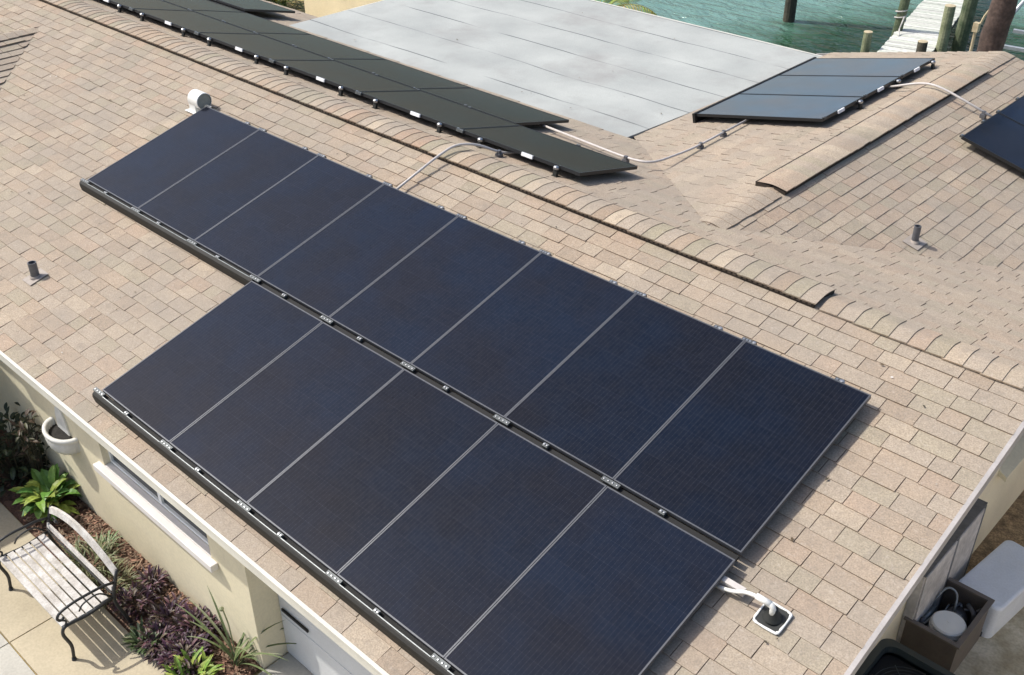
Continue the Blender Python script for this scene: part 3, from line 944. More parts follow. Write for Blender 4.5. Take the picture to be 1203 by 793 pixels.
# local x runs towards -y, local y up the slope (towards +x)
WMX = lambda y: Matrix.Translation(V((3.60, y, zwest(3.60))) + V((-sw, 0, cw)) * HR) @ Matrix(((0, cw, -sw, 0), (-1, 0, 0, 0), (0, sw, cw, 0), (0, 0, 0, 1)))
for i in range(3):
    lb = ["nearest of the three bluish panels beside the flat roof, by the white conduit",
          "middle one of the three bluish panels on the rear wing beside the flat roof",
          "farthest of the three bluish panels beside the flat roof, closest to the dock"][i]
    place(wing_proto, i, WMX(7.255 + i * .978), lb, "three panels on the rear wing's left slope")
mb = MB()
mb.obox(V((3.595, 7.76, zwest(3.595))) + V((-sw, 0, cw)) * (HR - .055), V((cw, 0, sw)) * .018, V((0, 1.50, 0)), V((-sw, 0, cw)) * .062)
tag(build("array_skirt", mb, M_SKIRT), "black skirt along the flat-roof side of the three bluish panels", "array skirt")
# rear wing, east slope
EMX = lambda y: Matrix.Translation(V((6.60, y, zeast(6.60))) + E_N * HR + V((CP, 0, -SP)) * PH) @ Matrix(((0, -CP, SP, 0), (1, 0, 0, 0), (0, SP, CP, 0), (0, 0, 0, 1)))
east_proto = make_panel("solar_panel", .985, PH, [clip_(.02, PH + .01), clip_(.6, PH + .01)], M_GLASS, M_FRAMEGLOSS)
for i in range(2):
    lb = ["black panel at the right edge of the picture, its near corner over shadowed shingles",
          "black panel at the right edge of the picture, second one up the wing roof"][i]
    place(east_proto, i, EMX(7.02 + i * 1.0), lb, "black panels on the rear wing's right slope")

# ------------------------------------------------------------------ conduits and roof vents
def bend(pts, r=.05, n=6):
    """round the corners of a polyline"""
    pts = [V(p) for p in pts]
    out = [pts[0]]
    for i in range(1, len(pts) - 1):
        a, b, c = pts[i - 1], pts[i], pts[i + 1]
        d0 = min(r, (b - a).length * .45); d1 = min(r, (c - b).length * .45)
        p, q = b + (a - b).normalized() * d0, b + (c - b).normalized() * d1
        for k in range(n + 1):
            t = k / n
            out.append(p * (1 - t) ** 2 + b * 2 * t * (1 - t) + q * t * t)
    out.append(pts[-1])
    return out
def conduit(name, pts, r, label, supports=(), m=None, rb=.14):
    root = thing(name, label, "conduit", pts[0])
    mb = MB(); mb.tube(bend(pts, rb), r, 10)
    build("pipe", mb, m or M_CONDUIT, root, smooth=True)
    for s in supports:
        mb = MB(); s = V(s)
        mb.box(s + V((-.03, -.03, -.075)), s + V((.03, .03, -r))); mb.box(s + V((-.018, -.018, -r)), s + V((.018, .018, r + .008)))
        build("bracket", mb, M_GREYMETAL, root)
    return root
conduit("conduit", [(3.235, 1.50, zfront(1.50) + .06), (3.245, 2.17, RZ + .045), (3.27, RY, RZ + .115), (3.35, 2.64, RZ + .072), (3.46, 2.90, zback(2.90) + .04), (3.50, 3.2, zback(3.2) + .05)], .0135,
        "grey conduit from the upper panel row over the ridge vent to the rear row", [(3.455, 2.86, zback(2.86) + .055)])
conduit("conduit", [(2.55, 4.45, zback(4.45) + .07), (4.05, 4.30, zback(4.30) + .06), (4.36, 4.33, zback(4.33) + .09), (4.34, 5.1, zwest(4.34) + .06), (4.30, 6.4, zwest(4.30) + .06)], .014,
        "pale conduit bent across the rear valley between the black and bluish panels", [(4.02, 4.30, zback(4.30) + .06), (4.332, 5.3, zwest(4.33) + .06), (4.315, 5.8, zwest(4.31) + .06)], rb=.25)
conduit("conduit", [(5.25, 7.93, zwest(5.25) + .06), (5.72, 7.95, WZ + .095), (5.98, 7.91, WZ + .09), (6.68, 7.93, zeast(6.68) + .07)], .014,
        "pale conduit crossing the rear wing's ridge to the panel at the right edge", [(6.50, 7.925, zeast(6.5) + .075)], rb=.2)
# pipe boot with white bordered flashing beside the lower row
root = thing("pipe_boot", "black pipe boot with white square border and white bent cable pipe, beside the lower panels", "pipe boot", (8.69, -.19, zfront(-.19)))
Q = lambda u, v, n: V((8.69, -.19, zfront(-.19))) + F_U * u + F_V * v + F_N * n
mb = MB(); mb.obox(Q(0, 0, .016), F_U * .088, F_V * .088, F_N * .004)
build("flashing", mb, M_RUBBER, root)
mb = MB()
ring = []
for i in range(40):
    a = 2 * math.pi * i / 40
    cx, sx = math.cos(a), math.sin(a)
    e = 2 / 7
    ring.append((math.copysign(abs(cx) ** e, cx) * .094, math.copysign(abs(sx) ** e, sx) * .094))
wj = random.Random(8)
vs, fs = [], []
for (u, v) in ring:
    k_ = 1 + wj.uniform(-.02, .02); t_ = .86 + wj.uniform(-.03, .03)
    vs += [Q(u * k_, v * k_, .014), Q(u * k_, v * k_, .025), Q(u * t_, v * t_, .026), Q(u * t_, v * t_, .018)]
for i in range(40):
    j = (i + 1) % 40
    for a, b in ((0, 1), (1, 2), (2, 3)):
        fs.append((i * 4 + a, j * 4 + a, j * 4 + b, i * 4 + b))
mb.mesh(vs, fs)
build("sealant_border", mb, M_WHITEPVC, root, smooth=True)
mb = MB(); mb.lathe(Q(0, .0, .020), [(.062, 0), (.055, .015), (.030, .05), (.026, .075), (0, .076)], 20, ax=V((0, 0, 1)))
build("cone", mb, M_RUBBER, root, smooth=True)
mb = MB()
p0 = Q(0, 0, .08)
mb.tube(bend([p0 + V((0, 0, -.03)), p0 + V((0, 0, .045)), p0 + V((-.06, .0, .05))], .03), .020, 10)
mb.tube([p0 + V((-.02, 0, .05)), p0 + V((-.12, .0, .050))], .021, 10)
mb.tube(bend([p0 + V((-.10, 0, .05)), p0 + V((-.19, 0, .035)), p0 + V((-.28, -.01, -.02)), p0 + V((-.40, -.01, -.05))], .06), .013, 10)
build("cable_pipe", mb, M_WHITEPVC, root, smooth=True)
# plumbing vent pipes
def vent_pipe(x, y, z, N, h, r, label, flash):
    root = thing("vent_pipe", label, "vent pipe", (x, y, z))
    mb = MB(); mb.lathe((x, y, z - .02), [(r, 0), (r, h + .02), (r * .82, h + .02), (r * .82, h - .05), (0, h - .05)], 20)
    build("pipe", mb, M_GREYMETAL, root, smooth=False)
    mb = MB()
    X = V((1, 0, 0)); X = (X - N * X.dot(N)).normalized(); Y = N.cross(X)
    mb.obox(V((x, y, z)) + N * .014, X * .085, Y * .105, N * .002)
    mb.lathe(V((x, y, z)) + N * .015, [(r + .014, 0), (r + .002, .022)], 20)
    build("flashing", mb, flash, root)
M_LEADFLASH = mat("tan_painted_flashing", (0.375, 0.325, 0.28), .7, noise=.2, nscale=12)
vent_pipe(.90, -1.125, zfront(-1.125), F_N, .175, .042, "grey vent pipe on the shingles at the left edge, left of the lower panel row", M_LEADFLASH)
vent_pipe(7.20, 4.77, zeast(7.20), E_N, .185, .034, "grey vent pipe on the right rear wing slope, with a long shadow", M_LEADFLASH)
# white hooded vent at the panel corner
root = thing("roof_vent", "white hooded roof vent with round mouth at the upper row's left corner", "roof vent", (-.20, 1.60, zfront(1.6)))
c = V((-.20, 1.62, zfront(1.62) + .13))
mb = MB()
mb.lathe(c + V((-.11, 0, 0)), [(0, 0), (.085, .0), (.10, .015), (.10, .21), (.093, .215)], 24, ax=V((1, 0, 0)))
build("hood", mb, M_WHITEPVC, root, smooth=False)
mb = MB(); mb.lathe(c + V((.092, 0, 0)), [(0, .0), (.093, .0)], 24, ax=V((1, 0, 0)))
build("mouth", mb, mat("grey_green_plastic", (.30, .32, .29), .6, noise=.2, nscale=20), root)
mb = MB(); mb.box(c + V((-.11, -.085, -.15)), c + V((.02, .07, -.03))); mb.box(c + V((-.15, -.13, -.135)), c + V((.12, .13, -.128)))
build("base", mb, M_WHITEPVC, root, bevel=.006)

# a few leaves and flecks lying on the roofs
r = random.Random(23)
mb = MB()
def fleck(p, n, sz, c):
    a = r.uniform(0, 6.28); x = V((math.cos(a), math.sin(a), 0)); x = (x - n * x.dot(n)).normalized(); y = n.cross(x)
    p = V(p) + n * .016
    mb.face([p - x * sz, p + y * sz * .5 + n * .004, p + x * sz, p - y * sz * .5 + n * .003], 0, c)
for i in range(90):
    x, y = r.uniform(-3, 9.1), r.uniform(-1.8, 2.2)
    fleck((x, y, zfront(y)), F_N, r.uniform(.006, .020), r.choice([(.10, .07, .04), (.16, .12, .07), (.07, .06, .04), (.45, .42, .36)]))
for i in range(16):
    x, y = r.uniform(-3.6, 3.0), r.uniform(5.5, 9.8)
    fleck((x, y, ZF - .03 * (y - YF0) / (YF1 - YF0)), V((0, 0, 1)), r.uniform(.010, .030), r.choice([(.16, .12, .08), (.10, .08, .05), (.28, .25, .21)]))
for i in range(40):
    x = r.uniform(3.4, 5.6); y = r.uniform(5.6, 6.2); fleck((x, y, zwest(x)), V((-sw, 0, cw)), r.uniform(.008, .018), (.12, .09, .06))
for (x, y) in ((-2.95, 1.12), (-2.86, 1.16), (8.31, 1.92)):
    fleck((x, y, zfront(y)), F_N, .013, (.70, .69, .66))
struct("leaf_litter", mb, mat("leaf_fleck", (1, 1, 1), .9, tint=True), kind="stuff")

# ------------------------------------------------------------------ bench
bench = thing("bench", "garden bench with white weathered slats and curved black iron ends by the flower bed", "bench", (2.68, -2.3, GZ))
bx0, bx1 = 2.03, 3.28
sz = -2.42
mb = MB()
ysl = [-2.545 + i * .078 for i in range(6)]
rb_ = random.Random(6)
for i, y in enumerate(ysl):
    dz = -.018 * math.sin(math.pi * i / 5)
    mb.beam((bx0 + .01, y, sz + dz + (0 if i else -.008)), (bx1 - .01, y, sz + dz + (0 if i else -.008)), .064, .022)
build("seat", mb, M_SLAT, bench, bevel=.004)
# back: arched top rail, straight lower rail; back plane leans to +y
yb0, yb1 = -2.10, -2.00
mb = MB()
n = 14
for i in range(n):
    def pt(t): return V((bx0 + .01 + (bx1 - bx0 - .02) * t, yb1 + .0, -2.185 + .155 * math.sin(math.pi * t) ** .85 if 0 < t < 1 else -2.185))
    a, b = pt(i / n), pt((i + 1) / n)
    w = V((0, .012, 0)); h = V((0, .010, .033))
    mb.mesh([a - w - h, b - w - h, b + w - h, a + w - h, a - w + h, b - w + h, b + w + h, a + w + h],
            [(0, 3, 2, 1), (4, 5, 6, 7), (0, 1, 5, 4), (2, 3, 7, 6)] + ([(0, 4, 7, 3)] if i == 0 else []) + ([(1, 2, 6, 5)] if i == n - 1 else []))
build("backrest", mb, M_SLAT, bench)
mb = MB()
mb.beam((bx0 + .01, -2.065, -2.335), (bx1 - .01, -2.065, -2.335), .020, .050, up=(0, .25, 1))
build("lower_back_rail", mb, M_SLAT, bench, bevel=.003)
mb = MB()
for zz in (-2.385,):
    mb.beam((bx0 + .01, -2.085, zz), (bx1 - .01, -2.085, zz), .012, .02)
mb.tube([(bx0 + .02, -2.35, -2.47), (2.68, -2.33, -2.70), (bx1 - .02, -2.35, -2.47)], .007, 6)
build("stretcher", mb, M_IRON, bench)
for x in (bx0, bx1):
    mb = MB()
    # back post and rear leg in one curve
    mb.tube(bend([(x, -1.985, -2.15), (x, -2.02, -2.24), (x, -2.075, -2.40), (x, -2.08, -2.50), (x, -2.03, -2.68), (x, -1.99, GZ + .012)], .08), [.016] * 2 + [.017] * 27 + [.02] * 1, 8)
    # seat rail and front leg (cabriole)
    mb.tube(bend([(x, -2.09, -2.425), (x, -2.34, -2.452), (x, -2.565, -2.425), (x, -2.595, -2.50), (x, -2.545, -2.68), (x, -2.565, GZ + .012)], .06), .016, 8)
    mb.lathe((x, -2.565, GZ), [(.0, .03), (.020, .025), (.024, .0)], 8)
    mb.lathe((x, -1.99, GZ), [(.0, .03), (.020, .025), (.024, .0)], 8)
    build("leg_frame", mb, M_IRON, bench, smooth=True)
    mb = MB()
    mb.tube(bend([(x, -2.045, -2.27), (x, -2.15, -2.235), (x, -2.42, -2.225), (x, -2.56, -2.25), (x, -2.60, -2.30), (x, -2.575, -2.345), (x, -2.535, -2.325)], .07), .013, 8)
    mb.tube(bend([(x, -2.58, -2.33), (x, -2.52, -2.38), (x, -2.56, -2.44)], .05), .010, 8)
    mb.tube(bend([(x, -2.10, -2.40), (x, -2.20, -2.28), (x, -2.36, -2.30), (x, -2.40, -2.36)], .06), .008, 6)
    build("armrest", mb, M_IRON, bench, smooth=True)
# small scroll in the back, left end
mb = MB()
sp = [V((bx0 + .10 + .07 * (1 - t / 16) * math.cos(t * .55), -2.02, -2.26 + .05 * (1 - t / 16) * math.sin(t * .55))) for t in range(16)]
mb.tube(sp, .006, 6)
build("scroll", mb, M_IRON, bench, smooth=True)

# ------------------------------------------------------------------ wall planter
pc = V((1.44, YW - .001, -1.825))
root = thing("wall_planter", "white half-round planter hanging on the cream wall under the eave", "planter", pc)
pr = [(.0, -.21), (.20, -.20), (.25, -.14), (.265, -.05), (.26, -.02), (.275, -.015), (.28, .0), (.275, .02), (.245, .024), (.225, .015), (.215, -.06)]
def halfround(mb, prof, m=0):
    vs, fs = [], []
    n = 28
    for (r, h) in prof:
        for j in range(n + 1):
            a = math.pi + math.pi * j / n
            # fluted body below the rim
            rr = r * (1 + (.03 * math.cos(j * math.pi) if h < -.03 else 0))
            vs.append(pc + V((rr * math.cos(a), rr * math.sin(a) * .72, h)))
    for i in range(len(prof) - 1):
        for j in range(n):
            fs.append((i * (n + 1) + j, i * (n + 1) + j + 1, (i + 1) * (n + 1) + j + 1, (i + 1) * (n + 1) + j))
    mb.mesh(vs, fs, m)
mb = MB(); halfround(mb, pr)
build("bowl", mb, M_PLANTER, root, smooth=True)
mb = MB(); halfround(mb, [(.222, -.05), (.12, -.035), (0, -.04)])
build("potting_soil", mb, M_PLANTSOIL, root)
mb = MB()
bk = [(-.20, -.02), (.20, -.02), (.17, .14), (.10, .26), (0, .30), (-.10, .26), (-.17, .14)]
mb.prism([pc + V((x * .6, -.018, z * 1.0)) for x, z in bk], V((0, .017, 0)))
build("back_plate", mb, M_PLANTER, root)

# ------------------------------------------------------------------ plants
def leaf(mb, p, az, el, ln, wd, droop, col, r, n=5, fold=.25):
    """one folded blade from p, heading az, rising at el and drooping along its length"""
    p = V(p); e = el
    side = V((-math.sin(az), math.cos(az), 0))
    rows = []
    for i in range(n + 1):
        t = i / n
        w = wd * (math.sin(math.pi * min(1, t * .93 + .07)) ** .8) * .5 if t < 1 else 0.0006
        d = V((math.cos(az) * math.cos(e), math.sin(az) * math.cos(e), math.sin(e)))
        up = side.cross(d) * -1
        rows.append((p - side * w + V((0, 0, fold * w)), p.copy(), p + side * w + V((0, 0, fold * w))))
        p = p + d * (ln / n)
        e -= droop / n
    for i in range(n):
        k = 1.0 + r.uniform(-.05, .05)
        c = tuple(x * k for x in col)
        mb.face([rows[i][0], rows[i][1], rows[i + 1][1], rows[i + 1][0]], 0, c)
        mb.face([rows[i][1], rows[i][2], rows[i + 1][2], rows[i + 1][1]], 0, tuple(x * .93 for x in c))
def plant(name, label, cat, base, seed, count, rad, ln, wd, el, droop, cols, group=None, hgt=0.0, stems=True, scol=(.06, .05, .03), fold=.25):
    r = random.Random(seed)
    root = thing(name, label, cat, base, group=group)
    mb = MB(); st = MB()
    base = V(base)
    for i in range(count):
        a = r.uniform(0, 2 * math.pi); q = rad * math.sqrt(r.random())
        p = base + V((q * math.cos(a), q * math.sin(a), hgt * r.random()))
        az = a + r.gauss(0, .7)
        c = r.choice(cols); k = r.uniform(.75, 1.25)
        leaf(mb, p, az, r.uniform(*el), r.uniform(*ln), r.uniform(*wd), r.uniform(*droop), tuple(x * k for x in c), r, fold=fold)
        if hgt and i % 5 == 0:
            st.tube([base + V((q * .3 * math.cos(a), q * .3 * math.sin(a), -.01)), p], .004, 5)
    build("leaves", mb, M_LEAF, root)
    if hgt: build("stems", st, mat(name + "_stem", scol, .8), root)
    return root
plant("leafy_plant", "bright green broad-leaved plant below the wall planter, left of the bench", "plant", (1.24, -1.74, GZ), 31, 80, .14, (.18, .34), (.07, .12), (.5, 1.35), (.9, 2.0),
      [(.11, .24, .04), (.07, .18, .035), (.17, .29, .05), (.26, .33, .06)], hgt=.24)
plant("shrub", "dark shrub with sparse leaves against the shaded wall at the left edge", "shrub", (.45, -1.72, GZ), 32, 420, .34, (.07, .13), (.035, .06), (-.3, 1.2), (.2, 1.2),
      [(.035, .055, .022), (.05, .065, .03), (.028, .04, .02)], hgt=.75)
plant("shrub", "thin reddish-brown twiggy plant beside the shaded wall, above the dark shrub", "shrub", (.80, -1.62, GZ), 33, 90, .14, (.07, .12), (.03, .05), (-.3, 1.0), (.2, 1.2),
      [(.09, .06, .04), (.07, .07, .035)], hgt=.95)
plant("grass_plant", "tuft of pale striped spider grass seen through the bench back", "plant", (2.30, -1.88, GZ), 34, 170, .20, (.16, .30), (.010, .018), (.6, 1.4), (.8, 2.0),
      [(.20, .23, .11), (.28, .28, .16), (.13, .16, .07)])
plant("grass_plant", "small pale green rosette of strap leaves at the wall behind the bench", "plant", (2.16, -1.62, GZ), 35, 26, .05, (.12, .2), (.014, .022), (.5, 1.2), (.6, 1.6), [(.22, .30, .15), (.16, .24, .10)])
plant("grass_plant", "dense tuft of dull green spider grass behind the bench seat's right half", "plant", (2.72, -1.92, GZ), 36, 170, .20, (.15, .28), (.010, .018), (.6, 1.4), (.8, 2.0),
      [(.17, .18, .08), (.22, .21, .11), (.12, .13, .06)])
PUR = [(.075, .030, .055), (.045, .018, .040), (.12, .055, .065), (.06, .040, .040), (.10, .075, .05)]
PX = [(3.02, -1.60, "small dark purple clump closest to the wall, just past the bench back"),
      (3.14, -1.86, "loose purple clump touching the right end of the bench"),
      (3.52, -1.72, "purple clump in the middle of the bed, between reddish mulch and bench shadow"),
      (3.84, -1.63, "tall dark purple clump under the right end of the window sill"),
      (3.72, -1.95, "purple clump at the paving edge, beside the bench's shadow"),
      (4.04, -1.88, "dense dark purple clump behind the yellow-green plant")]
for i, (x, y, lb) in enumerate(PX):
    plant("purple_plant", lb, "plant", (x, y, GZ), 40 + i, (130, 190, 200, 330, 180, 330)[i], (.10, .15, .15, .19, .15, .19)[i], (.06, .13), (.016, .028), (.1, 1.3), (.3, 1.5), PUR, "purple plants in the bed", hgt=.13)
plant("leafy_plant", "low green weedy plant at the paving edge in front of the purple clumps", "plant", (3.60, -2.02, GZ), 51, 110, .12, (.08, .15), (.02, .035), (.2, 1.2), (.3, 1.3), [(.07, .11, .04), (.11, .15, .06), (.16, .19, .11)], hgt=.08)
plant("leafy_plant", "yellow-green leafy plant at the bottom edge of the bed", "plant", (4.28, -1.98, GZ), 52, 120, .17, (.12, .20), (.025, .04), (.3, 1.3), (.3, 1.3), [(.26, .36, .05), (.18, .30, .05), (.32, .38, .08)], hgt=.10)
# lily: a few long arching stalks
root = thing("lily_plant", "lily with long arching green stalks against the cream pillar", "plant", (4.42, -1.60, GZ))
r = random.Random(9)
mb = MB()
for i in range(17):
    az = r.uniform(-.9, 3.9); leaf(mb, V((4.42, -1.60, GZ)) + V((r.uniform(-.05, .05), r.uniform(-.04, .04), 0)), az, r.uniform(.9, 1.45), r.uniform(.5, .85), r.uniform(.018, .028), r.uniform(.5, 1.6),
         r.choice([(.16, .20, .08), (.12, .17, .06), (.20, .22, .12)]), r, n=8)
for az, ln, e in ((.15, .95, 1.05), (3.35, .85, .95), (.0, .9, .85), (2.9, .8, 1.2)):
    leaf(mb, (4.42, -1.60, GZ), az, e, ln, .022, .9, (.13, .17, .07), r, n=9)
build("leaves", mb, M_LEAF, root)
mb = MB()
mb.tube([(4.36, -1.56, GZ), (4.30, -1.54, -2.45), (4.27, -1.55, -2.27)], .007, 6)
mb.lathe((4.27, -1.56, -2.29), [(.0, .0), (.018, .012), (.022, .035), (.0, .05)], 8)
build("flower_stalk", mb, mat("lily_stalk", (.22, .24, .13), .6), root)
# mulch chips in the bed
r = random.Random(17)
mb = MB()
for i in range(2600):
    x = r.uniform(1.2, 4.6); y = r.uniform(-2.04, -1.47)
    a = r.uniform(0, math.pi); l = r.uniform(.010, .028); w = r.uniform(.004, .009)
    d = V((math.cos(a), math.sin(a), r.uniform(-.3, .3))) * l; s_ = V((-math.sin(a), math.cos(a), r.uniform(-.3, .3))) * w
    c_ = V((x, y, GZ + .024 + r.uniform(0, .012)))
    k_ = r.uniform(.4, 1.5); rd = r.uniform(.9, 1.25)
    mb.face([c_ - d - s_, c_ + d - s_, c_ + d + s_, c_ - d + s_], 0, (k_ * rd, k_, k_ * .95))
struct("mulch", mb, M_CHIP, kind="stuff")

# ------------------------------------------------------------------ side yard things
root = thing("utility_cabinet", "weathered grey two-door cabinet against the gable wall", "cabinet", (8.70, 3.18, GZ))
mb = MB(); mb.box((8.652, 2.55, GZ - .01), (8.745, 3.78, -1.815))
build("body", mb, M_CABINET, root, bevel=.005)
mb = MB(); mb.box((8.652, 2.53, -1.812), (8.757, 3.80, -1.795)); mb.box((8.7465, 3.185, GZ), (8.757, 3.225, -1.82))
build("lid", mb, M_GREYMETAL, root)
for (a, b) in ((2.57, 3.18), (3.23, 3.765)):
    mb = MB(); mb.box((8.7465, a, GZ + .04), (8.758, b, -1.84))
    build("door", mb, M_CABINET, root, bevel=.003)
mb = MB(); mb.box((8.7468, 3.768, GZ), (8.762, 3.79, -1.82))
build("corner_post", mb, M_ALUDULL, root)

root = thing("equipment_box", "open brown box holding dark pool equipment and a white-capped canister", "box", (8.93, 2.90, GZ))
mb = MB()
X0, X1, Y0, Y1, Z1 = 8.675, 9.178, 2.52, 3.27, -2.35
t = .022
ins = .02
def wallq(x0, x1, y0, y1): mb.box((x0, y0, GZ - .007), (x1, y1, Z1 - .02))
wallq(X0 + ins, X1 - ins, Y0 + ins, Y0 + ins + t); wallq(X0 + ins, X1 - ins, Y1 - ins - t, Y1 - ins)
wallq(X0 + ins, X0 + ins + t, Y0 + ins + t, Y1 - ins - t); wallq(X1 - ins - t, X1 - ins, Y0 + ins + t, Y1 - ins - t)
mb.box((X0 + ins + t, Y0 + ins + t, GZ), (X1 - ins - t, Y1 - ins - t, GZ + .03), 1)
build("body", mb, [M_BOXBROWN, M_BLACK], root)
mb = MB()
for (x0, x1, y0, y1) in ((X0, X1, Y0, Y0 + .045), (X0, X1, Y1 - .045, Y1), (X0, X0 + .045, Y0 + .045, Y1 - .045), (X1 - .045, X1, Y0 + .045, Y1 - .045)):
    mb.box((x0, y0, Z1 - .0195), (x1, y1, Z1))
build("rim", mb, mat("brown_rim", (.16, .135, .115), .5, noise=.2, nscale=8), root)
can = MB(); can.lathe((8.985, 2.765, GZ + .03), [(.125, 0), (.13, .30), (.155, .33), (.155, .40), (.150, .405)], 32)
co = build("canister", can, M_PLANTER, root)
can = MB(); can.lathe((8.985, 2.765, GZ + .435), [(.148, 0), (.148, .03), (.135, .045), (.02, .05), (.018, .056), (0, .056)], 32)
build("cap", can, M_WHITEPVC, co)
mb = MB(); r = random.Random(2)
mb.tube(bend([(8.75, 2.95, GZ + .1), (8.76, 2.98, -2.42), (8.80, 3.12, -2.32), (8.90, 3.14, -2.36), (8.95, 3.0, -2.5)], .08), .011, 8, m=1)
mb.tube([(8.78, 2.72, GZ + .1), (8.78, 2.72, -2.44)], .022, 10)
mb.tube(bend([(8.80, 2.70, -2.48), (8.84, 2.88, -2.46), (8.98, 3.03, -2.47), (9.09, 2.94, -2.5)], .1), .012, 8, m=1)
mb.tube(bend([(9.09, 3.1, GZ + .1), (9.09, 3.1, -2.46), (9.0, 3.16, -2.45)], .05), .020, 10)
mb.lathe((8.95, 3.09, GZ + .03), [(.10, 0), (.10, .24), (.07, .30), (0, .31)], 20)
mb.obox((8.775, 2.86, -2.55), (.018, 0, 0), (0, .13, 0), (0, 0, .07), 1)
for i in range(10):
    p = V((r.uniform(8.75, 9.1), r.uniform(2.95, 3.2), -2.56)); q = p + V((r.uniform(-.1, .1), r.uniform(-.1, .1), r.uniform(.02, .1)))
    mb.tube([p, (p + q) / 2 + V((0, 0, .03)), q], r.uniform(.006, .012), 6, m=i % 2)
build("pump_parts", mb, [M_GREYMETAL, M_ALUDULL], root, smooth=True)

root = thing("storage_chest", "pale blue-white plastic chest with smooth lid beside the open brown box", "chest", (9.08, 3.75, GZ))
def rrect(cx, cy, w, h, rad, rot, n=6):
    pts = []
    for (sx, sy, a0) in ((1, 1, 0), (-1, 1, 90), (-1, -1, 180), (1, -1, 270)):
        for i in range(n + 1):
            a = math.radians(a0 + 90 * i / n)
            pts.append((sx * (w / 2 - rad) + rad * math.cos(a), sy * (h / 2 - rad) + rad * math.sin(a)))
    c_, s_ = math.cos(rot), math.sin(rot)
    return [(cx + x * c_ - y * s_, cy + x * s_ + y * c_) for x, y in pts]
def loft(mb, rings, cap=True, m=0):
    n = len(rings[0]); vs = [p for q in rings for p in q]
    fs = [(i * n + j, i * n + (j + 1) % n, (i + 1) * n + (j + 1) % n, (i + 1) * n + j) for i in range(len(rings) - 1) for j in range(n)]
    if cap: fs.append(tuple((len(rings) - 1) * n + j for j in range(n)))
    mb.mesh(vs, fs, m)
CX, CY, RT = 9.085, 3.755, math.radians(-7)
mb = MB()
loft(mb, [[(x, y, z) for x, y in rrect(CX, CY, w, h, .06, RT)] for (w, h, z) in ((.40, .88, GZ - .008), (.43, .92, -2.50))])
build("body", mb, M_CHEST, root)
mb = MB()
loft(mb, [[(x, y, z) for x, y in rrect(CX, CY, w, h, .07, RT)] for (w, h, z) in ((.445, .94, -2.505), (.450, .945, -2.455), (.435, .93, -2.438), (.40, .90, -2.432))])
build("lid", mb, M_CHEST, root)
mb = MB(); mb.lathe((9.14, 3.30, GZ - .01), [(.022, 0), (.022, .05), (.012, .06), (.012, .10), (0, .10)], 10)
tag(build("hose_tap", mb, M_IRON), "small dark pipe stub on the ground between brown box and pale chest", "pipe stub")

root = thing("air_conditioner", "dark green rounded square air conditioner at the bottom right under the rake", "air conditioner", (9.13, 1.52, GZ))
AX, AY, AW, AZ = 9.13, 1.58, .84, -2.10
mb = MB()
loft(mb, [[(x, y, z) for x, y in rrect(AX, AY, AW, AW, .10, 0)] for z in (GZ - .01, AZ - .02)], cap=False)
loft(mb, [[(x, y, z) for x, y in rrect(AX, AY, w, w, rr, 0)] for (w, rr, z) in ((AW, .10, AZ - .02), (AW - .01, .10, AZ), (AW - .13, .10, AZ), (AW - .15, .09, AZ - .06))], cap=False)
build("casing", mb, M_AC, root)
mb = MB()
mb.face([(x, y, AZ - .10) for x, y in rrect(AX, AY, AW - .14, AW - .14, .09, 0)])
build("well", mb, M_BLACK, root)
mb = MB()
for k_ in range(1, 9):
    rad_ = k_ * .036
    mb.tube([(AX + rad_ * math.cos(a * math.pi / 16), AY + rad_ * math.sin(a * math.pi / 16), AZ - .045 + .02 * (1 - k_ / 9)) for a in range(33)], .0028, 5)
for a in range(8):
    mb.tube([(AX, AY, AZ - .024), (AX + .31 * math.cos(a * math.pi / 4), AY + .31 * math.sin(a * math.pi / 4), AZ - .05)], .0035, 5)
build("grille", mb, M_AC, root)

# white boards added out of view to bounce sunlight into the side yard
root = thing("reflector", "white bounce boards added out of view beyond the side yard", "reflector", (12.6, 5, GZ))
mb = MB()
for i in range(120):
    y = -4 + i * .15
    mb.box((12.58, y + .003, GZ - .03), (12.61, y + .147, GZ + 2.2))
build("boards", mb, M_SILL, root)
mb = MB()
for z in (.3, 1.9): mb.box((12.612, -4, GZ + z), (12.66, 14, GZ + z + .09))
build("rails", mb, M_SILL, root)

# ------------------------------------------------------------------ the waterfront
mb = MB()
mb.box((-60, 13.25, -6), (60, 13.65, GZ + .02)); mb.box((-60, 13.20, GZ + .0205), (60, 13.75, GZ + .10))
tag(build("seawall", mb, M_SEAWALL), "pale concrete seawall between the dry lawn and the teal water", "seawall")
DZ = -3.08
DA, DB = V((1.95, 13.8, DZ)), V((-2.62, 33.0, DZ))
dd = (DB - DA).normalized(); ds = V((dd.y, -dd.x, 0))
root = thing("dock", "long narrow grey plank dock running out over the water", "dock", DA)
mb = MB(); r = random.Random(77)
Ld = (DB - DA).length
n = int(Ld / .152)
for i in range(n):
    c = DA + dd * (i * .152 + .07)
    k_ = r.uniform(.78, 1.12); g_ = r.uniform(0, .07)
    mb.obox(c + V((0, 0, r.uniform(-.004, .004))), ds * (.55 + r.uniform(-.015, .015)), dd * .070, V((0, 0, .018)), 0, (k_ * (1 - g_), k_, k_ * (1 - g_)))
build("deck", mb, M_DOCK, root)
mb = MB()
for s_ in (-.48, .48):
    mb.beam(DA + ds * s_ + V((0, 0, -.12)), DB + ds * s_ + V((0, 0, -.12)), .06, .18)
build("stringers", mb, M_PILEDARK, root)
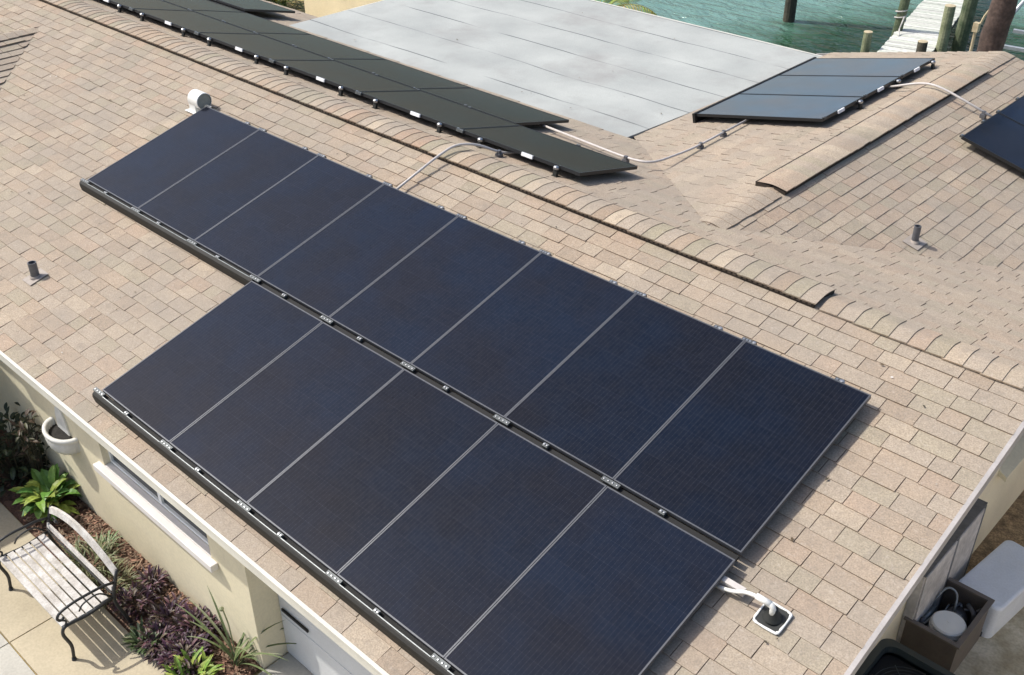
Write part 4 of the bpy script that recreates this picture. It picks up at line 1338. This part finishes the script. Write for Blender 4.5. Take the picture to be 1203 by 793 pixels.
def piling(x, y, ztop, r0, m, label, lean=(0, 0), group="mooring pilings around the dock", top=True):
    root = thing("piling", label, "piling", (x, y, -5.2), group=group)
    mb = MB()
    n = 9
    path = [V((x + lean[0] * k / n, y + lean[1] * k / n, -5.2 + (ztop + 5.2) * k / n)) for k in range(n + 1)]
    mb.tube(path, [r0 * (1.06 - .09 * k / n) for k in range(n + 1)], 14)
    build("post", mb, m, root, smooth=False)
    if top:
        mb = MB(); mb.lathe(path[-1] + V((0, 0, .001)), [(r0 * .99, 0), (r0 * .95, .012), (0, .016)], 14)
        build("top", mb, M_PILETOP, root)
    return root
piling(-4.18, 22.5, -.4, .16, M_PILEDARK, "dark wet piling standing alone in the water left of the dock")
piling(-5.3, 28.2, -.2, .17, M_PILE, "far green piling whose long reflection shows between lone piling and dock")
piling(-.18, 19.0, -2.70, .105, M_PILEPALE, "short pale piling with sawn cream top, left of the dock")
piling(-.42, 20.8, -1.2, .115, M_PILE, "tall green piling with rope touching the dock's left side", (.28, 0))
piling(1.12, 20.2, -2.10, .125, M_PILEPALE, "flat-topped grey-green piling at the dock's right edge, left of the thick one")
piling(.80, 22.0, -.5, .165, M_PILE, "thick green piling at the dock's right edge, reaching out of the picture", (.15, 0))
piling(1.02, 19.3, -2.74, .115, M_PILEDARK, "short dark stump standing at the near right corner of the dock")
mb = MB()
mb.tube([(-.26 + .13 * math.cos(a * .52), 20.8 + .13 * math.sin(a * .52), -2.85 + .012 * a) for a in range(26)], .018, 6)
mb.tube([(-.12, 20.7, -2.7), (-.10, 20.5, -2.95), (-.0, 20.3, -3.05)], .018, 6)
tag(build("rope", mb, M_SLAT), "pale rope wrapped round the green piling at the dock's left side", "rope")
# palm by the seawall
root = thing("palm_tree", "reddish-brown palm trunk behind the roof's far corner, beside the dock", "palm tree", (4.80, 12.6, GZ))
mb = MB()
path = []; rad = []
for k_ in range(34):
    t_ = k_ / 33
    z_ = GZ - .05 + 6.6 * t_
    path.append(V((4.80 + .06 * t_ + .02 * math.sin(k_ * .9), 12.6, z_)))
    rad.append(.200 - .035 * t_ + (.012 if k_ % 2 else 0) + (.05 * max(0, .1 - t_) * 10))
mb.tube(path, rad, 18)
build("trunk", mb, M_TRUNK, root, smooth=True)
def fronds(mb, c, seed, count, ln, cols, el=(-.2, 1.0), leaflets=26, lw=.035):
    r = random.Random(seed)
    for i in range(count):
        az = 2 * math.pi * i / count + r.uniform(-.25, .25); e = r.uniform(*el); L = ln * r.uniform(.8, 1.1)
        p = V(c); col = r.choice(cols)
        for k_ in range(leaflets):
            t_ = k_ / leaflets
            d = V((math.cos(az) * math.cos(e), math.sin(az) * math.cos(e), math.sin(e)))
            q = p + d * (L / leaflets)
            mb.tube([p, q], .012 * (1 - t_) + .003, 4, cap=False, tint=tuple(x * .9 for x in col))
            ll = L * .28 * math.sin(math.pi * (.12 + .85 * t_))
            for s_ in (-1, 1):
                leaf(mb, p, az + s_ * 1.0, e - .2, ll, lw, 1.0, tuple(x * r.uniform(.8, 1.2) for x in col), r, n=3)
            p = q; e -= 1.7 / leaflets
mb = MB(); fronds(mb, (4.86, 12.6, 3.72), 61, 15, 2.1, [(.05, .10, .03), (.07, .12, .035), (.10, .12, .045)])
build("crown", mb, M_LEAF, root)
# small palm whose tips rise over the flat roof's far edge
root = thing("palm_tree", "low palm with yellow-green fronds peeking over the flat roof's far edge", "palm tree", (-1.75, 11.0, GZ))
mb = MB(); mb.tube([(-1.75, 11.0, GZ - .05), (-1.73, 11.0, -1.9), (-1.75, 11.0, -1.0)], [.13, .10, .09], 12)
build("trunk", mb, M_TRUNK, root)
mb = MB(); fronds(mb, (-1.75, 11.0, -1.0), 62, 13, 1.15, [(.28, .33, .07), (.20, .28, .06), (.36, .36, .10)], el=(.25, 1.35), leaflets=22)
build("crown", mb, M_LEAF, root)
plant("bush", "green and yellow bush behind the short third row of panels", "bush", (-12.6, 10.9, GZ), 70, 900, .95, (.16, .30), (.05, .09), (-.2, 1.3), (.2, 1.2),
      [(.13, .20, .04), (.20, .25, .05), (.28, .28, .07), (.08, .13, .03)], hgt=1.0)
mb = MB(); mb.box((-10.76, 12.92, GZ - .03), (-10.58, 13.1, -1.6))
tag(build("wooden_post", mb, M_PILEDARK, bevel=.01), "dark square post on the dry lawn behind the flat roof's left corner", "post")
# boat lift beside the palm
root = thing("boat_lift", "pale metal boat lift frame in the water right of the dock", "boat lift", (3.6, 19.0, WATER))
mb = MB()
mb.tube([(3.0, 15.6, -4.5), (3.32, 16.6, -1.75), (3.62, 17.4, -.9)], .04, 8); mb.tube([(3.42, 17.0, -1.45), (3.30, 17.0, -1.30)], .03, 8)
mb.tube([(2.50, 19.4, -5), (2.50, 19.4, -1.0)], .05, 10); mb.tube([(2.10, 21.2, -5), (2.10, 21.2, -1.0)], .05, 10)
build("uprights", mb, M_LIFT, root)
mb = MB()
for yy, zz in ((19.2, -2.85), (20.2, -2.75), (21.2, -2.65)):
    mb.beam((2.3, yy, zz), (6.2, yy + .5, zz), .10, .07)
build("beams", mb, M_LIFT, root)
mb = MB(); mb.obox((3.66, 15.0, -.92), (.05, 0, 0), (0, .05, 0), (0, 0, .08)); mb.tube([(3.72, 15, -.85), (3.76, 15, -.70), (3.82, 15, -.58)], .022, 6)
mb.tube([(3.66, 15.0, -4.6), (3.66, 15.0, -1.0)], .03, 8)
tag(build("bracket", mb, M_PILETOP), "small cream bracket on a thin post at the left of the reddish palm trunk", "bracket")
